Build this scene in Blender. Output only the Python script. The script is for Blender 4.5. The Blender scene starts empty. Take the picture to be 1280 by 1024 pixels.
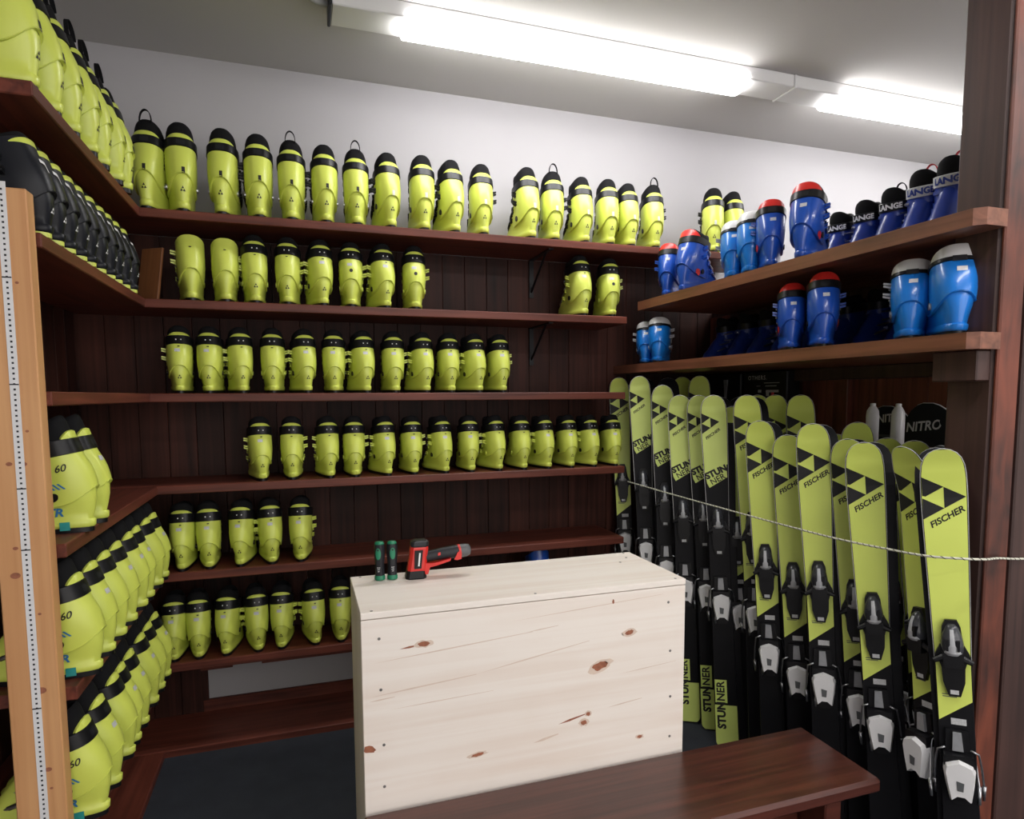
import bpy, bmesh, math, random
from mathutils import Vector, Matrix
random.seed(7)
SC = bpy.context.scene
COL = SC.collection
R = math.radians

# ------------------------------------------------------------------ camera
cam_d = bpy.data.cameras.new('camera')
cam = bpy.data.objects.new('camera', cam_d)
COL.objects.link(cam)
cam_d.sensor_fit = 'HORIZONTAL'
cam_d.sensor_width = 36.0
cam_d.lens = 36.0 * 798.92 / 1280.0
cam_d.shift_y = 50.29 / 1280.0
cam_d.clip_start = 0.05
yaw, pitch, roll = 0.318928, -0.084558, -0.0044943
fw = Vector((math.sin(yaw) * math.cos(pitch), math.cos(yaw) * math.cos(pitch), math.sin(pitch)))
rt = Vector((math.cos(yaw), -math.sin(yaw), 0))
up = rt.cross(fw)
r2 = math.cos(roll) * rt + math.sin(roll) * up
u2 = -math.sin(roll) * rt + math.cos(roll) * up
M = Matrix((r2, u2, -fw)).transposed().to_4x4()
M.translation = Vector((0, 0, 1.55))
cam.matrix_world = M
SC.camera = cam

# ------------------------------------------------------------------ world, exposure
w = bpy.data.worlds.new('room_ambient')
SC.world = w
w.use_nodes = True
w.node_tree.nodes['Background'].inputs[0].default_value = (1.0, 0.95, 0.91, 1)
w.node_tree.nodes['Background'].inputs[1].default_value = 0.9
SC.view_settings.view_transform = 'Standard'
SC.view_settings.look = 'None'
SC.view_settings.exposure = 1.28
SC.view_settings.gamma = 1.0
SC.view_settings.use_curve_mapping = False
TUBE_STRENGTH = 10.5          # emission of the lit strip diffusers

# ------------------------------------------------------------------ materials
def mat(name, c, rough=0.5, metal=0.0, var=0.08, scale=12.0, bump=0.0, coat=0.0, spec=None):
    m = bpy.data.materials.new(name)
    m.use_nodes = True
    nt = m.node_tree
    b = nt.nodes['Principled BSDF']
    tc = nt.nodes.new('ShaderNodeTexCoord')
    n = nt.nodes.new('ShaderNodeTexNoise')
    n.inputs['Scale'].default_value = scale
    n.inputs['Detail'].default_value = 4
    nt.links.new(tc.outputs['Object'], n.inputs['Vector'])
    mx = nt.nodes.new('ShaderNodeMix')
    mx.data_type = 'RGBA'
    mx.inputs[6].default_value = (*[v * (1 - var) for v in c], 1)
    mx.inputs[7].default_value = (*[min(1, v * (1 + var)) for v in c], 1)
    nt.links.new(n.outputs['Fac'], mx.inputs[0])
    nt.links.new(mx.outputs[2], b.inputs['Base Color'])
    b.inputs['Roughness'].default_value = rough
    b.inputs['Metallic'].default_value = metal
    if coat:
        b.inputs['Coat Weight'].default_value = coat
    if spec is not None:
        b.inputs['Specular IOR Level'].default_value = spec
    if bump:
        bp = nt.nodes.new('ShaderNodeBump')
        bp.inputs['Strength'].default_value = bump
        bp.inputs['Distance'].default_value = 0.004
        nt.links.new(n.outputs['Fac'], bp.inputs['Height'])
        nt.links.new(bp.outputs[0], b.inputs['Normal'])
    return m

def wood(name, c1, c2, axis='X', rough=0.45, fine=38.0, along=1.6, big=0.35, coat=0.0, contrast=(0.32, 0.7), tone=0.0, spec=0.5):
    """stained or raw timber: grain streaks stretched along one axis, shifted per object"""
    m = bpy.data.materials.new(name)
    m.use_nodes = True
    nt = m.node_tree
    b = nt.nodes['Principled BSDF']
    tc = nt.nodes.new('ShaderNodeTexCoord')
    oi = nt.nodes.new('ShaderNodeObjectInfo')
    ad = nt.nodes.new('ShaderNodeVectorMath')
    ad.operation = 'MULTIPLY_ADD'
    ad.inputs[1].default_value = (1, 1, 1)
    cb = nt.nodes.new('ShaderNodeCombineXYZ')
    ml = nt.nodes.new('ShaderNodeMath')
    ml.operation = 'MULTIPLY'
    ml.inputs[1].default_value = 37.0
    nt.links.new(oi.outputs['Random'], ml.inputs[0])
    for i in range(3):
        nt.links.new(ml.outputs[0], cb.inputs[i])
    nt.links.new(tc.outputs['Object'], ad.inputs[0])
    nt.links.new(cb.outputs[0], ad.inputs[2])
    mp = nt.nodes.new('ShaderNodeMapping')
    s = [fine, fine, fine]
    s['XYZ'.index(axis)] = along
    mp.inputs['Scale'].default_value = s
    nt.links.new(ad.outputs[0], mp.inputs['Vector'])
    n = nt.nodes.new('ShaderNodeTexNoise')
    n.inputs['Scale'].default_value = 1.0
    n.inputs['Detail'].default_value = 6
    n.inputs['Distortion'].default_value = 0.6
    nt.links.new(mp.outputs[0], n.inputs['Vector'])
    n2 = nt.nodes.new('ShaderNodeTexNoise')
    n2.inputs['Scale'].default_value = 3.0
    n2.inputs['Detail'].default_value = 3
    nt.links.new(ad.outputs[0], n2.inputs['Vector'])
    mm = nt.nodes.new('ShaderNodeMix')
    mm.data_type = 'FLOAT'
    mm.inputs[0].default_value = big
    nt.links.new(n.outputs['Fac'], mm.inputs[2])
    nt.links.new(n2.outputs['Fac'], mm.inputs[3])
    rp = nt.nodes.new('ShaderNodeValToRGB')
    rp.color_ramp.elements[0].position = contrast[0]
    rp.color_ramp.elements[0].color = (*c1, 1)
    rp.color_ramp.elements[1].position = contrast[1]
    rp.color_ramp.elements[1].color = (*c2, 1)
    nt.links.new(mm.outputs[0], rp.inputs[0])
    hv = nt.nodes.new('ShaderNodeHueSaturation')
    mr = nt.nodes.new('ShaderNodeMapRange')
    mr.inputs['To Min'].default_value = 1 - tone
    mr.inputs['To Max'].default_value = 1 + tone
    nt.links.new(oi.outputs['Random'], mr.inputs[0])
    nt.links.new(mr.outputs[0], hv.inputs['Value'])
    nt.links.new(rp.outputs[0], hv.inputs['Color'])
    nt.links.new(hv.outputs[0], b.inputs['Base Color'])
    b.inputs['Specular IOR Level'].default_value = spec
    b.inputs['Roughness'].default_value = rough
    if coat:
        b.inputs['Coat Weight'].default_value = coat
        b.inputs['Coat Roughness'].default_value = 0.25
    bp = nt.nodes.new('ShaderNodeBump')
    bp.inputs['Strength'].default_value = 0.15
    bp.inputs['Distance'].default_value = 0.003
    nt.links.new(n.outputs['Fac'], bp.inputs['Height'])
    nt.links.new(bp.outputs[0], b.inputs['Normal'])
    return m

def emit(name, c, s):
    m = bpy.data.materials.new(name)
    m.use_nodes = True
    nt = m.node_tree
    nt.nodes.clear()
    o = nt.nodes.new('ShaderNodeOutputMaterial')
    e = nt.nodes.new('ShaderNodeEmission')
    e.inputs[0].default_value = (*c, 1)
    e.inputs[1].default_value = s
    nt.links.new(e.outputs[0], o.inputs[0])
    return m

LIME = mat('lime_plastic', (0.62, 0.70, 0.115), 0.36, var=0.05, scale=9)
LIMES = mat('lime_topsheet', (0.70, 0.81, 0.16), 0.32, var=0.05, scale=5)
LIMEST = mat('pale_lime_topsheet', (0.70, 0.82, 0.22), 0.32, var=0.05, scale=5)
BLACK = mat('black_plastic', (0.0065, 0.0065, 0.008), 0.36, spec=0.3)
SKIB = mat('black_ski_core', (0.007, 0.007, 0.009), 0.45, spec=0.2)
BLACKF = mat('black_fabric', (0.005, 0.005, 0.006), 0.85, scale=60, bump=0.2, spec=0.2)
BLACKI = mat('black_print', (0.008, 0.008, 0.009), 0.6)
CHAR = mat('charcoal_plastic', (0.016, 0.017, 0.021), 0.42, spec=0.3)
NAVY = mat('charcoal_boot_plastic', (0.008, 0.009, 0.013), 0.4, spec=0.25)
GREYC = mat('grey_rubber', (0.09, 0.095, 0.10), 0.5)
SILVER = mat('brushed_silver', (0.45, 0.46, 0.48), 0.28, metal=0.9)
CHARG = mat('smoky_grey_plastic', (0.045, 0.047, 0.055), 0.25, var=0.3, scale=80)
SILVERL = mat('light_silver_paint', (0.42, 0.43, 0.45), 0.35, var=0.2, scale=90)
SILVERP = mat('silver_plastic', (0.36, 0.37, 0.39), 0.3, metal=0.3, var=0.2, scale=60)
WHITEP = mat('white_plastic', (0.72, 0.72, 0.73), 0.35)
WHITEI = mat('white_print', (0.75, 0.75, 0.76), 0.6)
STICK = mat('grey_white_sticker', (0.52, 0.53, 0.54), 0.5, var=0.35, scale=220)
BLUE = mat('royal_blue_plastic', (0.012, 0.075, 0.42), 0.28, var=0.08, coat=0.3)
BLUEL = mat('sky_blue_plastic', (0.010, 0.19, 0.66), 0.28, var=0.06, coat=0.3)
BLUED = mat('deep_blue_plastic', (0.012, 0.035, 0.24), 0.3, var=0.1)
BLUEI = mat('blue_print', (0.03, 0.18, 0.42), 0.55)
TEAL = mat('teal_sticker', (0.02, 0.28, 0.27), 0.5)
RED = mat('red_plastic', (0.62, 0.025, 0.02), 0.36)
REDF = mat('red_webbing', (0.60, 0.04, 0.05), 0.7)
GREEN = mat('green_plastic', (0.012, 0.19, 0.095), 0.4)
PLASTER = mat('white_plaster', (0.42, 0.41, 0.425), 0.9, var=0.03, scale=3, bump=0.05)
CEIL = mat('ceiling_paint', (0.52, 0.505, 0.49), 0.9, var=0.03, scale=1.5)
ENAMEL = mat('white_enamel', (0.72, 0.72, 0.72), 0.4, var=0.02)
CABLE = mat('grey_cable', (0.35, 0.36, 0.36), 0.5)
STAINX = wood('dark_stained_board_x', (0.055, 0.014, 0.009), (0.200, 0.052, 0.032), 'X', 0.45, spec=0.3)
STAINY = wood('dark_stained_board_y', (0.055, 0.014, 0.009), (0.200, 0.052, 0.032), 'Y', 0.45, spec=0.3)
STAINYR = wood('warm_stained_board_y', (0.090, 0.030, 0.014), (0.270, 0.100, 0.055), 'Y', 0.42, coat=0.15)
STAINZ = wood('dark_stained_plank', (0.013, 0.0045, 0.0032), (0.066, 0.020, 0.013), 'Z', 0.55, along=1.2, tone=0.35, spec=0.22)
STAINZR = wood('red_stained_plank', (0.070, 0.020, 0.013), (0.250, 0.078, 0.048), 'Z', 0.5, along=1.2, tone=0.25, spec=0.25)
COLD = wood('dark_brown_timber', (0.026, 0.011, 0.009), (0.075, 0.033, 0.026), 'Z', 0.55, along=1.0)
COLR = wood('red_brown_timber', (0.020, 0.007, 0.005), (0.185, 0.045, 0.022), 'Z', 0.5, fine=24, along=5.0, big=0.62, contrast=(0.36, 0.62))
BENCH = wood('mahogany_bench', (0.030, 0.008, 0.006), (0.120, 0.032, 0.020), 'X', 0.3, coat=0.35)
PINE = wood('pale_pine_panel', (0.78, 0.68, 0.60), (0.85, 0.785, 0.72), 'X', 0.6, fine=26, along=0.9, big=0.3, contrast=(0.3, 0.55))
PINEY = wood('pale_pine_side', (0.66, 0.56, 0.47), (0.78, 0.70, 0.62), 'Z', 0.6, fine=26, along=0.9, big=0.3, contrast=(0.3, 0.55))
POSTW = wood('honey_pine_post', (0.52, 0.25, 0.10), (0.66, 0.36, 0.16), 'Z', 0.5, fine=45, along=0.8, big=0.3)
KNOT = mat('pine_knot', (0.30, 0.105, 0.055), 0.6, var=0.5, scale=90)
KNOTL = mat('pale_knot_stain', (0.68, 0.55, 0.455), 0.6, var=0.12, scale=40)
SCREW = mat('screw_head', (0.20, 0.19, 0.18), 0.4, metal=0.6)
ROPE = mat('cord_white', (0.62, 0.62, 0.52), 0.8, var=0.2, scale=150)
ROPED = mat('cord_black', (0.03, 0.03, 0.02), 0.8)

def carpet():
    m = mat('dark_carpet', (0.036, 0.040, 0.050), 0.95, var=0.25, scale=9, spec=0.2)
    nt = m.node_tree
    b = nt.nodes['Principled BSDF']
    tc = [n for n in nt.nodes if n.type == 'TEX_COORD'][0]
    n = nt.nodes.new('ShaderNodeTexNoise')
    n.inputs['Scale'].default_value = 320
    n.inputs['Detail'].default_value = 3
    nt.links.new(tc.outputs['Object'], n.inputs['Vector'])
    bp = nt.nodes.new('ShaderNodeBump')
    bp.inputs['Strength'].default_value = 0.6
    bp.inputs['Distance'].default_value = 0.004
    nt.links.new(n.outputs['Fac'], bp.inputs['Height'])
    nt.links.new(bp.outputs[0], b.inputs['Normal'])
    return m
CARPET = carpet()

# ------------------------------------------------------------------ helpers
def new_mesh(name, verts, faces, material, smooth=False, sharp=None):
    me = bpy.data.meshes.new(name)
    me.from_pydata([tuple(v) for v in verts], [], faces)
    me.materials.append(material)
    if smooth:
        me.polygons.foreach_set('use_smooth', [True] * len(me.polygons))
        if sharp:
            me.set_sharp_from_angle(angle=R(sharp))
    me.update()
    return me

def from_bm(name, bm, material, smooth=False, sharp=None):
    me = bpy.data.meshes.new(name)
    bm.to_mesh(me)
    bm.free()
    me.materials.append(material)
    if smooth:
        me.polygons.foreach_set('use_smooth', [True] * len(me.polygons))
        if sharp:
            me.set_sharp_from_angle(angle=R(sharp))
    return me

def obj(name, me, parent=None, loc=(0, 0, 0), rz=0.0):
    o = bpy.data.objects.new(name, me)
    COL.objects.link(o)
    o.location = loc
    o.rotation_euler = (0, 0, rz)
    if parent is not None:
        o.parent = parent
    return o

def tag(o, label=None, cat=None, group=None, kind=None):
    if label: o['label'] = label
    if cat: o['category'] = cat
    if group: o['group'] = group
    if kind: o['kind'] = kind
    return o

def empty(name, loc, rz=0.0, label=None, cat=None, group=None):
    o = bpy.data.objects.new(name, None)
    COL.objects.link(o)
    o.empty_display_size = 0.05
    o.location = loc
    o.rotation_euler = (0, 0, rz)
    return tag(o, label, cat, group)

class MB:
    """collects simple solids into one mesh"""
    def __init__(s): s.v = []; s.f = []
    def add(s, v, f):
        k = len(s.v)
        s.v += [Vector(p) for p in v]
        s.f += [tuple(i + k for i in q) for q in f]
        return s
    def box(s, x0, x1, y0, y1, z0, z1, c=0.0):
        """box with optional chamfer c on all edges"""
        if c <= 0:
            return s.add([(x0, y0, z0), (x1, y0, z0), (x1, y1, z0), (x0, y1, z0), (x0, y0, z1), (x1, y0, z1), (x1, y1, z1), (x0, y1, z1)],
                         [(0, 3, 2, 1), (4, 5, 6, 7), (0, 1, 5, 4), (1, 2, 6, 5), (2, 3, 7, 6), (3, 0, 4, 7)])
        bm = bmesh.new()
        m = Matrix.Translation(((x0 + x1) / 2, (y0 + y1) / 2, (z0 + z1) / 2)) @ Matrix.Diagonal((x1 - x0, y1 - y0, z1 - z0, 1))
        bmesh.ops.create_cube(bm, size=1, matrix=m)
        bmesh.ops.bevel(bm, geom=bm.edges[:], offset=c, segments=1, affect='EDGES')
        bm.verts.index_update()
        s.add([v.co.copy() for v in bm.verts], [tuple(v.index for v in f.verts) for f in bm.faces])
        bm.free()
        return s
    def tube(s, pts, r, n=8, cap=True):
        pts = [Vector(p) for p in pts]
        rr = r if isinstance(r, (list, tuple)) else [r] * len(pts)
        k = len(s.v)
        ref = Vector((0.31, 0.17, 0.93))
        for i, p in enumerate(pts):
            t = (pts[min(i + 1, len(pts) - 1)] - pts[max(i - 1, 0)]).normalized()
            a = t.cross(ref)
            if a.length < 1e-3: a = t.cross(Vector((1, 0, 0)))
            a.normalize(); b = t.cross(a)
            for j in range(n):
                q = 2 * math.pi * j / n
                s.v.append(p + rr[i] * (math.cos(q) * a + math.sin(q) * b))
        for i in range(len(pts) - 1):
            for j in range(n):
                s.f.append((k + i * n + j, k + i * n + (j + 1) % n, k + (i + 1) * n + (j + 1) % n, k + (i + 1) * n + j))
        if cap:
            s.f.append(tuple(k + j for j in range(n))[::-1])
            s.f.append(tuple(k + (len(pts) - 1) * n + j for j in range(n)))
        return s
    def loft(s, rings, cap0=False, cap1=False, closed=True):
        k = len(s.v); n = len(rings[0])
        for r_ in rings: s.v += [Vector(p) for p in r_]
        m = n if closed else n - 1
        for i in range(len(rings) - 1):
            for j in range(m):
                s.f.append((k + i * n + j, k + i * n + (j + 1) % n, k + (i + 1) * n + (j + 1) % n, k + (i + 1) * n + j))
        if cap0: s.f.append(tuple(k + j for j in range(n))[::-1])
        if cap1: s.f.append(tuple(k + (len(rings) - 1) * n + j for j in range(n)))
        return s
    def lathe(s, prof, n=16, c=(0, 0, 0)):
        c = Vector(c)
        rings = [[c + Vector((r_ * math.cos(2 * math.pi * j / n), r_ * math.sin(2 * math.pi * j / n), z)) for j in range(n)] for r_, z in prof]
        return s.loft(rings, True, True)
    def prism(s, poly, d0, d1, fn):
        """extrude a 2D polygon between depths d0, d1; fn(u, v, d) -> 3D"""
        n = len(poly)
        return s.loft([[fn(u, v, d0) for u, v in poly], [fn(u, v, d1) for u, v in poly]], True, True)
    def apply(s, m):
        s.v = [m @ p for p in s.v]; return s
    def mesh(s, name, material, smooth=False, sharp=None):
        me = new_mesh(name, s.v, s.f, material)
        bm = bmesh.new(); bm.from_mesh(me)
        bmesh.ops.recalc_face_normals(bm, faces=bm.faces[:])
        bm.to_mesh(me); bm.free()
        if smooth:
            me.polygons.foreach_set('use_smooth', [True] * len(me.polygons))
            if sharp: me.set_sharp_from_angle(angle=R(sharp))
        return me
    def build(s, name, material, parent=None, loc=(0, 0, 0), smooth=False, sharp=None):
        return obj(name, s.mesh(name, material, smooth, sharp), parent, loc)

_txt = {}
def text2d(body, size=1.0, bold=0.0, shear=0.0, align='CENTER', spacing=1.0):
    """letters as flat polygons (verts2d, faces), centred on their middle"""
    key = (body, size, bold, shear, spacing)
    if key in _txt: return _txt[key]
    cu = bpy.data.curves.new('lettering', 'FONT')
    cu.body = body; cu.size = size; cu.offset = bold; cu.shear = shear
    cu.align_x = 'CENTER'; cu.align_y = 'CENTER'; cu.space_character = spacing
    cu.resolution_u = 3
    o = bpy.data.objects.new('lettering_tmp', cu)
    COL.objects.link(o)
    dg = bpy.context.evaluated_depsgraph_get()
    me = bpy.data.meshes.new_from_object(o.evaluated_get(dg))
    vs = [(v.co.x, v.co.y) for v in me.vertices]
    fs = [tuple(p.vertices) for p in me.polygons]
    bpy.data.objects.remove(o); bpy.data.curves.remove(cu); bpy.data.meshes.remove(me)
    _txt[key] = (vs, fs)
    return _txt[key]

def decal(name, items, fn, material, maxlen=0.02):
    """flat print: 2D polygons or (verts, faces) mapped onto a surface by fn(u, v)"""
    bm = bmesh.new()
    for it in items:
        if isinstance(it, tuple) and len(it) == 2 and isinstance(it[1], list) and it[1] and isinstance(it[1][0], tuple) and len(it[1][0]) > 2:
            vs = [bm.verts.new((u, v, 0)) for u, v in it[0]]
            for f in it[1]:
                try: bm.faces.new([vs[i] for i in f])
                except ValueError: pass
        else:
            bm.faces.new([bm.verts.new((u, v, 0)) for u, v in it])
    bmesh.ops.triangulate(bm, faces=bm.faces[:])
    for _ in range(4):
        es = [e for e in bm.edges if e.calc_length() > maxlen]
        if not es: break
        bmesh.ops.subdivide_edges(bm, edges=es, cuts=1)
        bmesh.ops.triangulate(bm, faces=[f for f in bm.faces if len(f.verts) > 3])
    for v in bm.verts: v.co = Vector(fn(v.co.x, v.co.y))
    return from_bm(name, bm, material)

def shift(poly, du, dv, s=1.0, rot=0.0):
    c, q = math.cos(rot), math.sin(rot)
    if isinstance(poly, tuple):
        return ([(du + s * (u * c - v * q), dv + s * (u * q + v * c)) for u, v in poly[0]], poly[1])
    return [(du + s * (u * c - v * q), dv + s * (u * q + v * c)) for u, v in poly]

def disc(r, n=14, ex=1.0): return [(r * math.cos(2 * math.pi * i / n), ex * r * math.sin(2 * math.pi * i / n)) for i in range(n)]
def rect(w_, h_): return [(-w_ / 2, -h_ / 2), (w_ / 2, -h_ / 2), (w_ / 2, h_ / 2), (-w_ / 2, h_ / 2)]
ORD = ['first', 'second', 'third', 'fourth', 'fifth', 'sixth', 'seventh', 'eighth', 'ninth', 'tenth', 'eleventh', 'twelfth', 'thirteenth', 'fourteenth', 'fifteenth', 'sixteenth', 'seventeenth', 'eighteenth', 'nineteenth']

# ------------------------------------------------------------------ the room shell
ZC = 3.08      # ceiling
YB = 3.32      # plaster of the back wall
XL = -0.94     # left wall
def struct(name, mb, m, parent=None, **k):
    o = mb.build(name, m, parent, **k)
    if parent is None: o['kind'] = 'structure'
    return o
struct('floor', MB().box(XL - 0.1, 6.5, -2.6, YB + 0.1, -0.1, 0.0), CARPET)
struct('ceiling', MB().box(XL - 0.1, 6.5, -2.6, YB + 0.1, ZC, ZC + 0.1), CEIL)
wall_back = struct('wall_back', MB().box(XL - 0.1, 6.5, YB, YB + 0.1, 0, ZC), PLASTER)
wall_left = struct('wall_left', MB().box(XL - 0.1, XL, -2.6, YB, 0, ZC), PLASTER)
wall_far = struct('wall_right', MB().box(6.4, 6.5, -2.6, YB, 0, ZC), PLASTER)

def plank_mesh(wd, th, h, m, name='plank'):
    return MB().box(0, wd - 0.0015, 0, th, 0, h, 0.0015).mesh(name, m)
# back wall panelling (vertical planks, one object each)
pw = 0.118
pm_full = plank_mesh(pw, 0.018, 2.273, STAINZ)
pm_up = plank_mesh(pw, 0.018, 1.903, STAINZ)
x = XL + 0.005
while x < 2.30:
    short = -0.52 < x < 1.3
    obj('plank', pm_up if short else pm_full, wall_back, (x, YB - 0.018 - random.random() * 0.003, 0.37 if short else 0.0))
    x += pw
# skirting strip under the bare plaster patch
struct('baseboard_back', MB().box(-0.49, 1.45, YB - 0.02, YB, 0.0, 0.085, 0.003), STAINX)
# left wall panelling
pml = MB().box(0, 0.018, 0, pw - 0.0015, 0, 2.273, 0.0015).mesh('plank', STAINZ)
y = 1.84
while y < YB - pw:
    obj('plank', pml, wall_left, (XL + random.random() * 0.003, y, 0.0)); y += pw
# low divider wall behind the skis and blue boots
DX = 2.33
wall_div = struct('wall_divider', MB().box(DX + 0.02, DX + 0.06, 1.40, YB, 0, 2.03), COLD)
pmr = MB().box(0, 0.018, 0, pw - 0.0015, 0, 2.0, 0.0015).mesh('plank', STAINZR)
y = 1.40
while y < YB - pw + 0.02:
    obj('plank', pmr, wall_div, (DX + random.random() * 0.002, y, 0.0)); y += pw
struct('trim_1', MB().box(DX - 0.035, DX, 2.225, 2.275, 0, 1.66, 0.003), COLR)

# ------------------------------------------------------------------ ceiling strip lights
GLOW = emit('lit_diffuser', (1.0, 0.98, 0.97), TUBE_STRENGTH)
def strip_light(x0, xa, xb, x1, yc, label, capm=None):
    t = empty('ceiling_strip_light', (xa, yc, ZC - 0.005), 0, label, 'light', 'ceiling strip lights')
    L = lambda v: v - xa
    MB().box(L(x0), L(x1), -0.075, 0.075, -0.055, 0.004, 0.004).build('housing', ENAMEL, t)
    n = 12
    ringf = lambda xx, sc=1.0: [(xx, 0.083 * sc * math.cos(math.pi * j / n), -0.035 - 0.055 * sc * math.sin(math.pi * j / n)) for j in range(n + 1)]
    MB().loft([ringf(L(xa)), ringf(L(xb))], True, True).build('diffuser', GLOW, t, smooth=True, sharp=40)
    MB().box(L(x0) - 0.012, L(x0), -0.08, 0.08, -0.06, 0.003, 0.003).build('end_cap', capm or ENAMEL, t)
    return t
la = strip_light(0.16, 0.44, 2.04, 2.30, 2.69, 'lit white fluorescent strip light with grey cable, nearer the left corner', CHAR)
lb = strip_light(2.312, 2.58, 4.18, 4.45, 2.69, 'lit white fluorescent strip light ending behind the dark wooden column')
for yy, row in ((0.30, 'above'), (-1.95, 'well behind')):  # extra out-of-view strip lights, added to brighten boots, box and skis from the front
    strip_light(0.30, 0.58, 2.18, 2.44, yy, f'added unseen ceiling strip light {row} the viewer, left one of its row')
    strip_light(2.46, 2.74, 4.34, 4.60, yy, f'added unseen ceiling strip light {row} the viewer, right one of its row')
MB().tube([(0.145 - 0.44, -0.02, -0.03), (0.10 - 0.44, -0.03, -0.03), (0.03 - 0.44, -0.08, -0.025), (-0.02 - 0.44, -0.17, -0.02), (-0.03 - 0.44, -0.35, -0.015), (-0.03 - 0.44, -0.9, -0.012)], 0.011, 8).build('cable', CABLE, la, smooth=True)

# ------------------------------------------------------------------ timber column at the right
cl = empty('timber_column', (1.80, 1.245, 0), 0, 'tall dark red-brown timber column at the right edge, floor to ceiling', 'column')
MB().box(0, 0.30, 0.012, 0.145, 0, ZC, 0.008).build('core', COLD, cl)
MB().box(0.001, 0.085, 0.0, 0.012, 0, ZC, 0.004).build('facing_board', COLR, cl)
MB().box(0.089, 0.30, -0.006, 0.012, 0, ZC, 0.004).build('facing_board', COLD, cl)

# ------------------------------------------------------------------ shelves
SH = [2.31, 1.95, 1.565, 1.18, 0.805, 0.41, 0.03]
LV = ['top', 'second', 'third', 'fourth', 'fifth', 'sixth', 'bottom']
TH = 0.036
YF = 2.968
def bracket_mesh():
    mb = MB().box(-0.012, 0.012, 0.03, 0.32, -0.006, 0.0)
    mb.box(-0.012, 0.012, 0.314, 0.32, -0.20, 0.0)
    mb.tube([(0, 0.10, -0.004), (0, 0.315, -0.17)], 0.006, 6)
    return mb.mesh('bracket', BLACK)
BR = bracket_mesh()
for i, z in enumerate(SH):
    x1 = [2.42, 1.605, 1.60, 1.60, 1.60, 1.60, 1.60][i]
    o = MB().box(XL + 0.02, x1, YF, YB - 0.02, z - TH, z, 0.003).build('shelf_board', STAINX)
    o.location = (0, 0, 0)
    tag(o, f'long dark red-brown wooden board, {LV[i]} shelf on the back wall' if i < 6 else 'low dark wooden plinth board along the back wall at floor level', 'shelf', 'back wall shelf boards')
    if i in (0, 1):
        b = obj('bracket', BR, o, (1.20, YF + 0.005, z - TH))
    if i == 5:
        MB().box(-0.45, -0.32, YF + 0.03, YF + 0.06, z - TH - 0.02, z - TH).build('batten', STAINX, o)
        MB().box(-0.20, 0.90, YF + 0.03, YF + 0.06, z - TH - 0.02, z - TH).build('batten', STAINX, o)
    if i == 6:
        continue
for i, z in enumerate(SH):
    xf = [-0.588, -0.585, -0.585, -0.575, -0.57, -0.57, -0.60][i]
    y0 = 1.87 if i else 1.885
    o = MB().box(XL + 0.02, xf, y0, YF - 0.001, z - TH, z, 0.003).build('shelf_board', STAINY)
    tag(o, f'dark red-brown wooden board, {LV[i]} shelf on the left wall' if i < 6 else 'low dark wooden plinth board along the left wall at floor level', 'shelf', 'left wall shelf boards')
for i, (z, y1) in enumerate(((2.037, 3.03), (1.714, YB - 0.02))):
    mb = MB()
    poly = [(1.70, y1), (1.70, 1.262), (1.722, 1.24), (1.80 - 0.002, 1.24), (1.80 - 0.002, 1.392), (2.32, 1.392), (2.32, y1)]
    mb.prism(poly, z - 0.045, z, lambda u, v, d: (u, v, d))
    o = mb.build('shelf_board', STAINYR)
    tag(o, ['upper reddish wooden shelf board with blue boots, ending at the column', 'lower reddish wooden shelf board above the skis, ending at the column'][i], 'shelf', 'right side shelf boards')
    if i: MB().box(1.745, 1.797, 1.262, 1.392, z - 0.13, z - 0.046, 0.003).build('support_cleat', COLD, o)
    MB().box(2.25, 2.318, 1.5, 3.0, z - 0.10, z - 0.046, 0.003).build('support_rail', COLD, o)

# ------------------------------------------------------------------ honey pine post with measuring strip
post = empty('pine_post', (-0.648, 1.82, 0), 0, 'honey-coloured pine post with a white measuring strip in front of the left shelves', 'post')
MB().box(-0.054, 0.054, 0.0, 0.045, 0, 2.038, 0.003).build('timber', POSTW, post)
tp = MB().box(-0.0045, 0.0145, -0.0016, -0.0002, 0.02, 2.05).build('measuring_strip', WHITEP, post)
tk = MB()
z = 0.03
while z < 2.03:
    tk.box(0.0030, 0.0075, -0.0022, -0.0017, z, z + 0.0045); z += 0.0125
for z in (0.38, 0.78, 1.18, 1.33, 1.58, 1.83):
    tk.box(-0.0045, 0.0145, -0.0023, -0.0017, z, z + 0.003)
tag(tk.build('tick_marks', CHAR, tp), kind='stuff')
for kx, kz, kr in ((-0.012 - 0.005, 1.392, 0.007), (0.013, 1.391, 0.007), (-0.016, 1.187, 0.006), (-0.02, 1.12, 0.011), (0.009, 1.111, 0.006), (0.016, 0.826, 0.012), (-0.03, 1.935, 0.007), (0.02, 0.62, 0.008)):
    obj('knot', decal('knot', [shift(disc(kr, 12, 0.7), kx, kz)], lambda u, v: (u, -0.0007, v), KNOT), post)
for z in (1.0, 1.45, 0.55, 1.80):
    obj('knot', decal('knot', [shift(disc(0.004, 10, 0.8), 0.0, z + 0.02)], lambda u, v: (u + 0.024, -0.0007, v), KNOT), post)

# ------------------------------------------------------------------ bench and pine box
bn = empty('bench', (0.86, 1.525, 0), 0, 'low dark mahogany wooden bench in front of the pale pine box', 'bench')
MB().box(-0.735, 0.735, -0.163, 0.160, 0.375, 0.42, 0.010).build('seat', BENCH, bn)
for sx in (-1, 1):
    MB().box(sx * 0.60 - 0.03, sx * 0.60 + 0.03, -0.12, 0.12, 0, 0.374, 0.004).build('leg', BENCH, bn)
MB().box(-0.565, 0.565, -0.02, 0.02, 0.20, 0.29, 0.004).build('stretcher', BENCH, bn)

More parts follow.
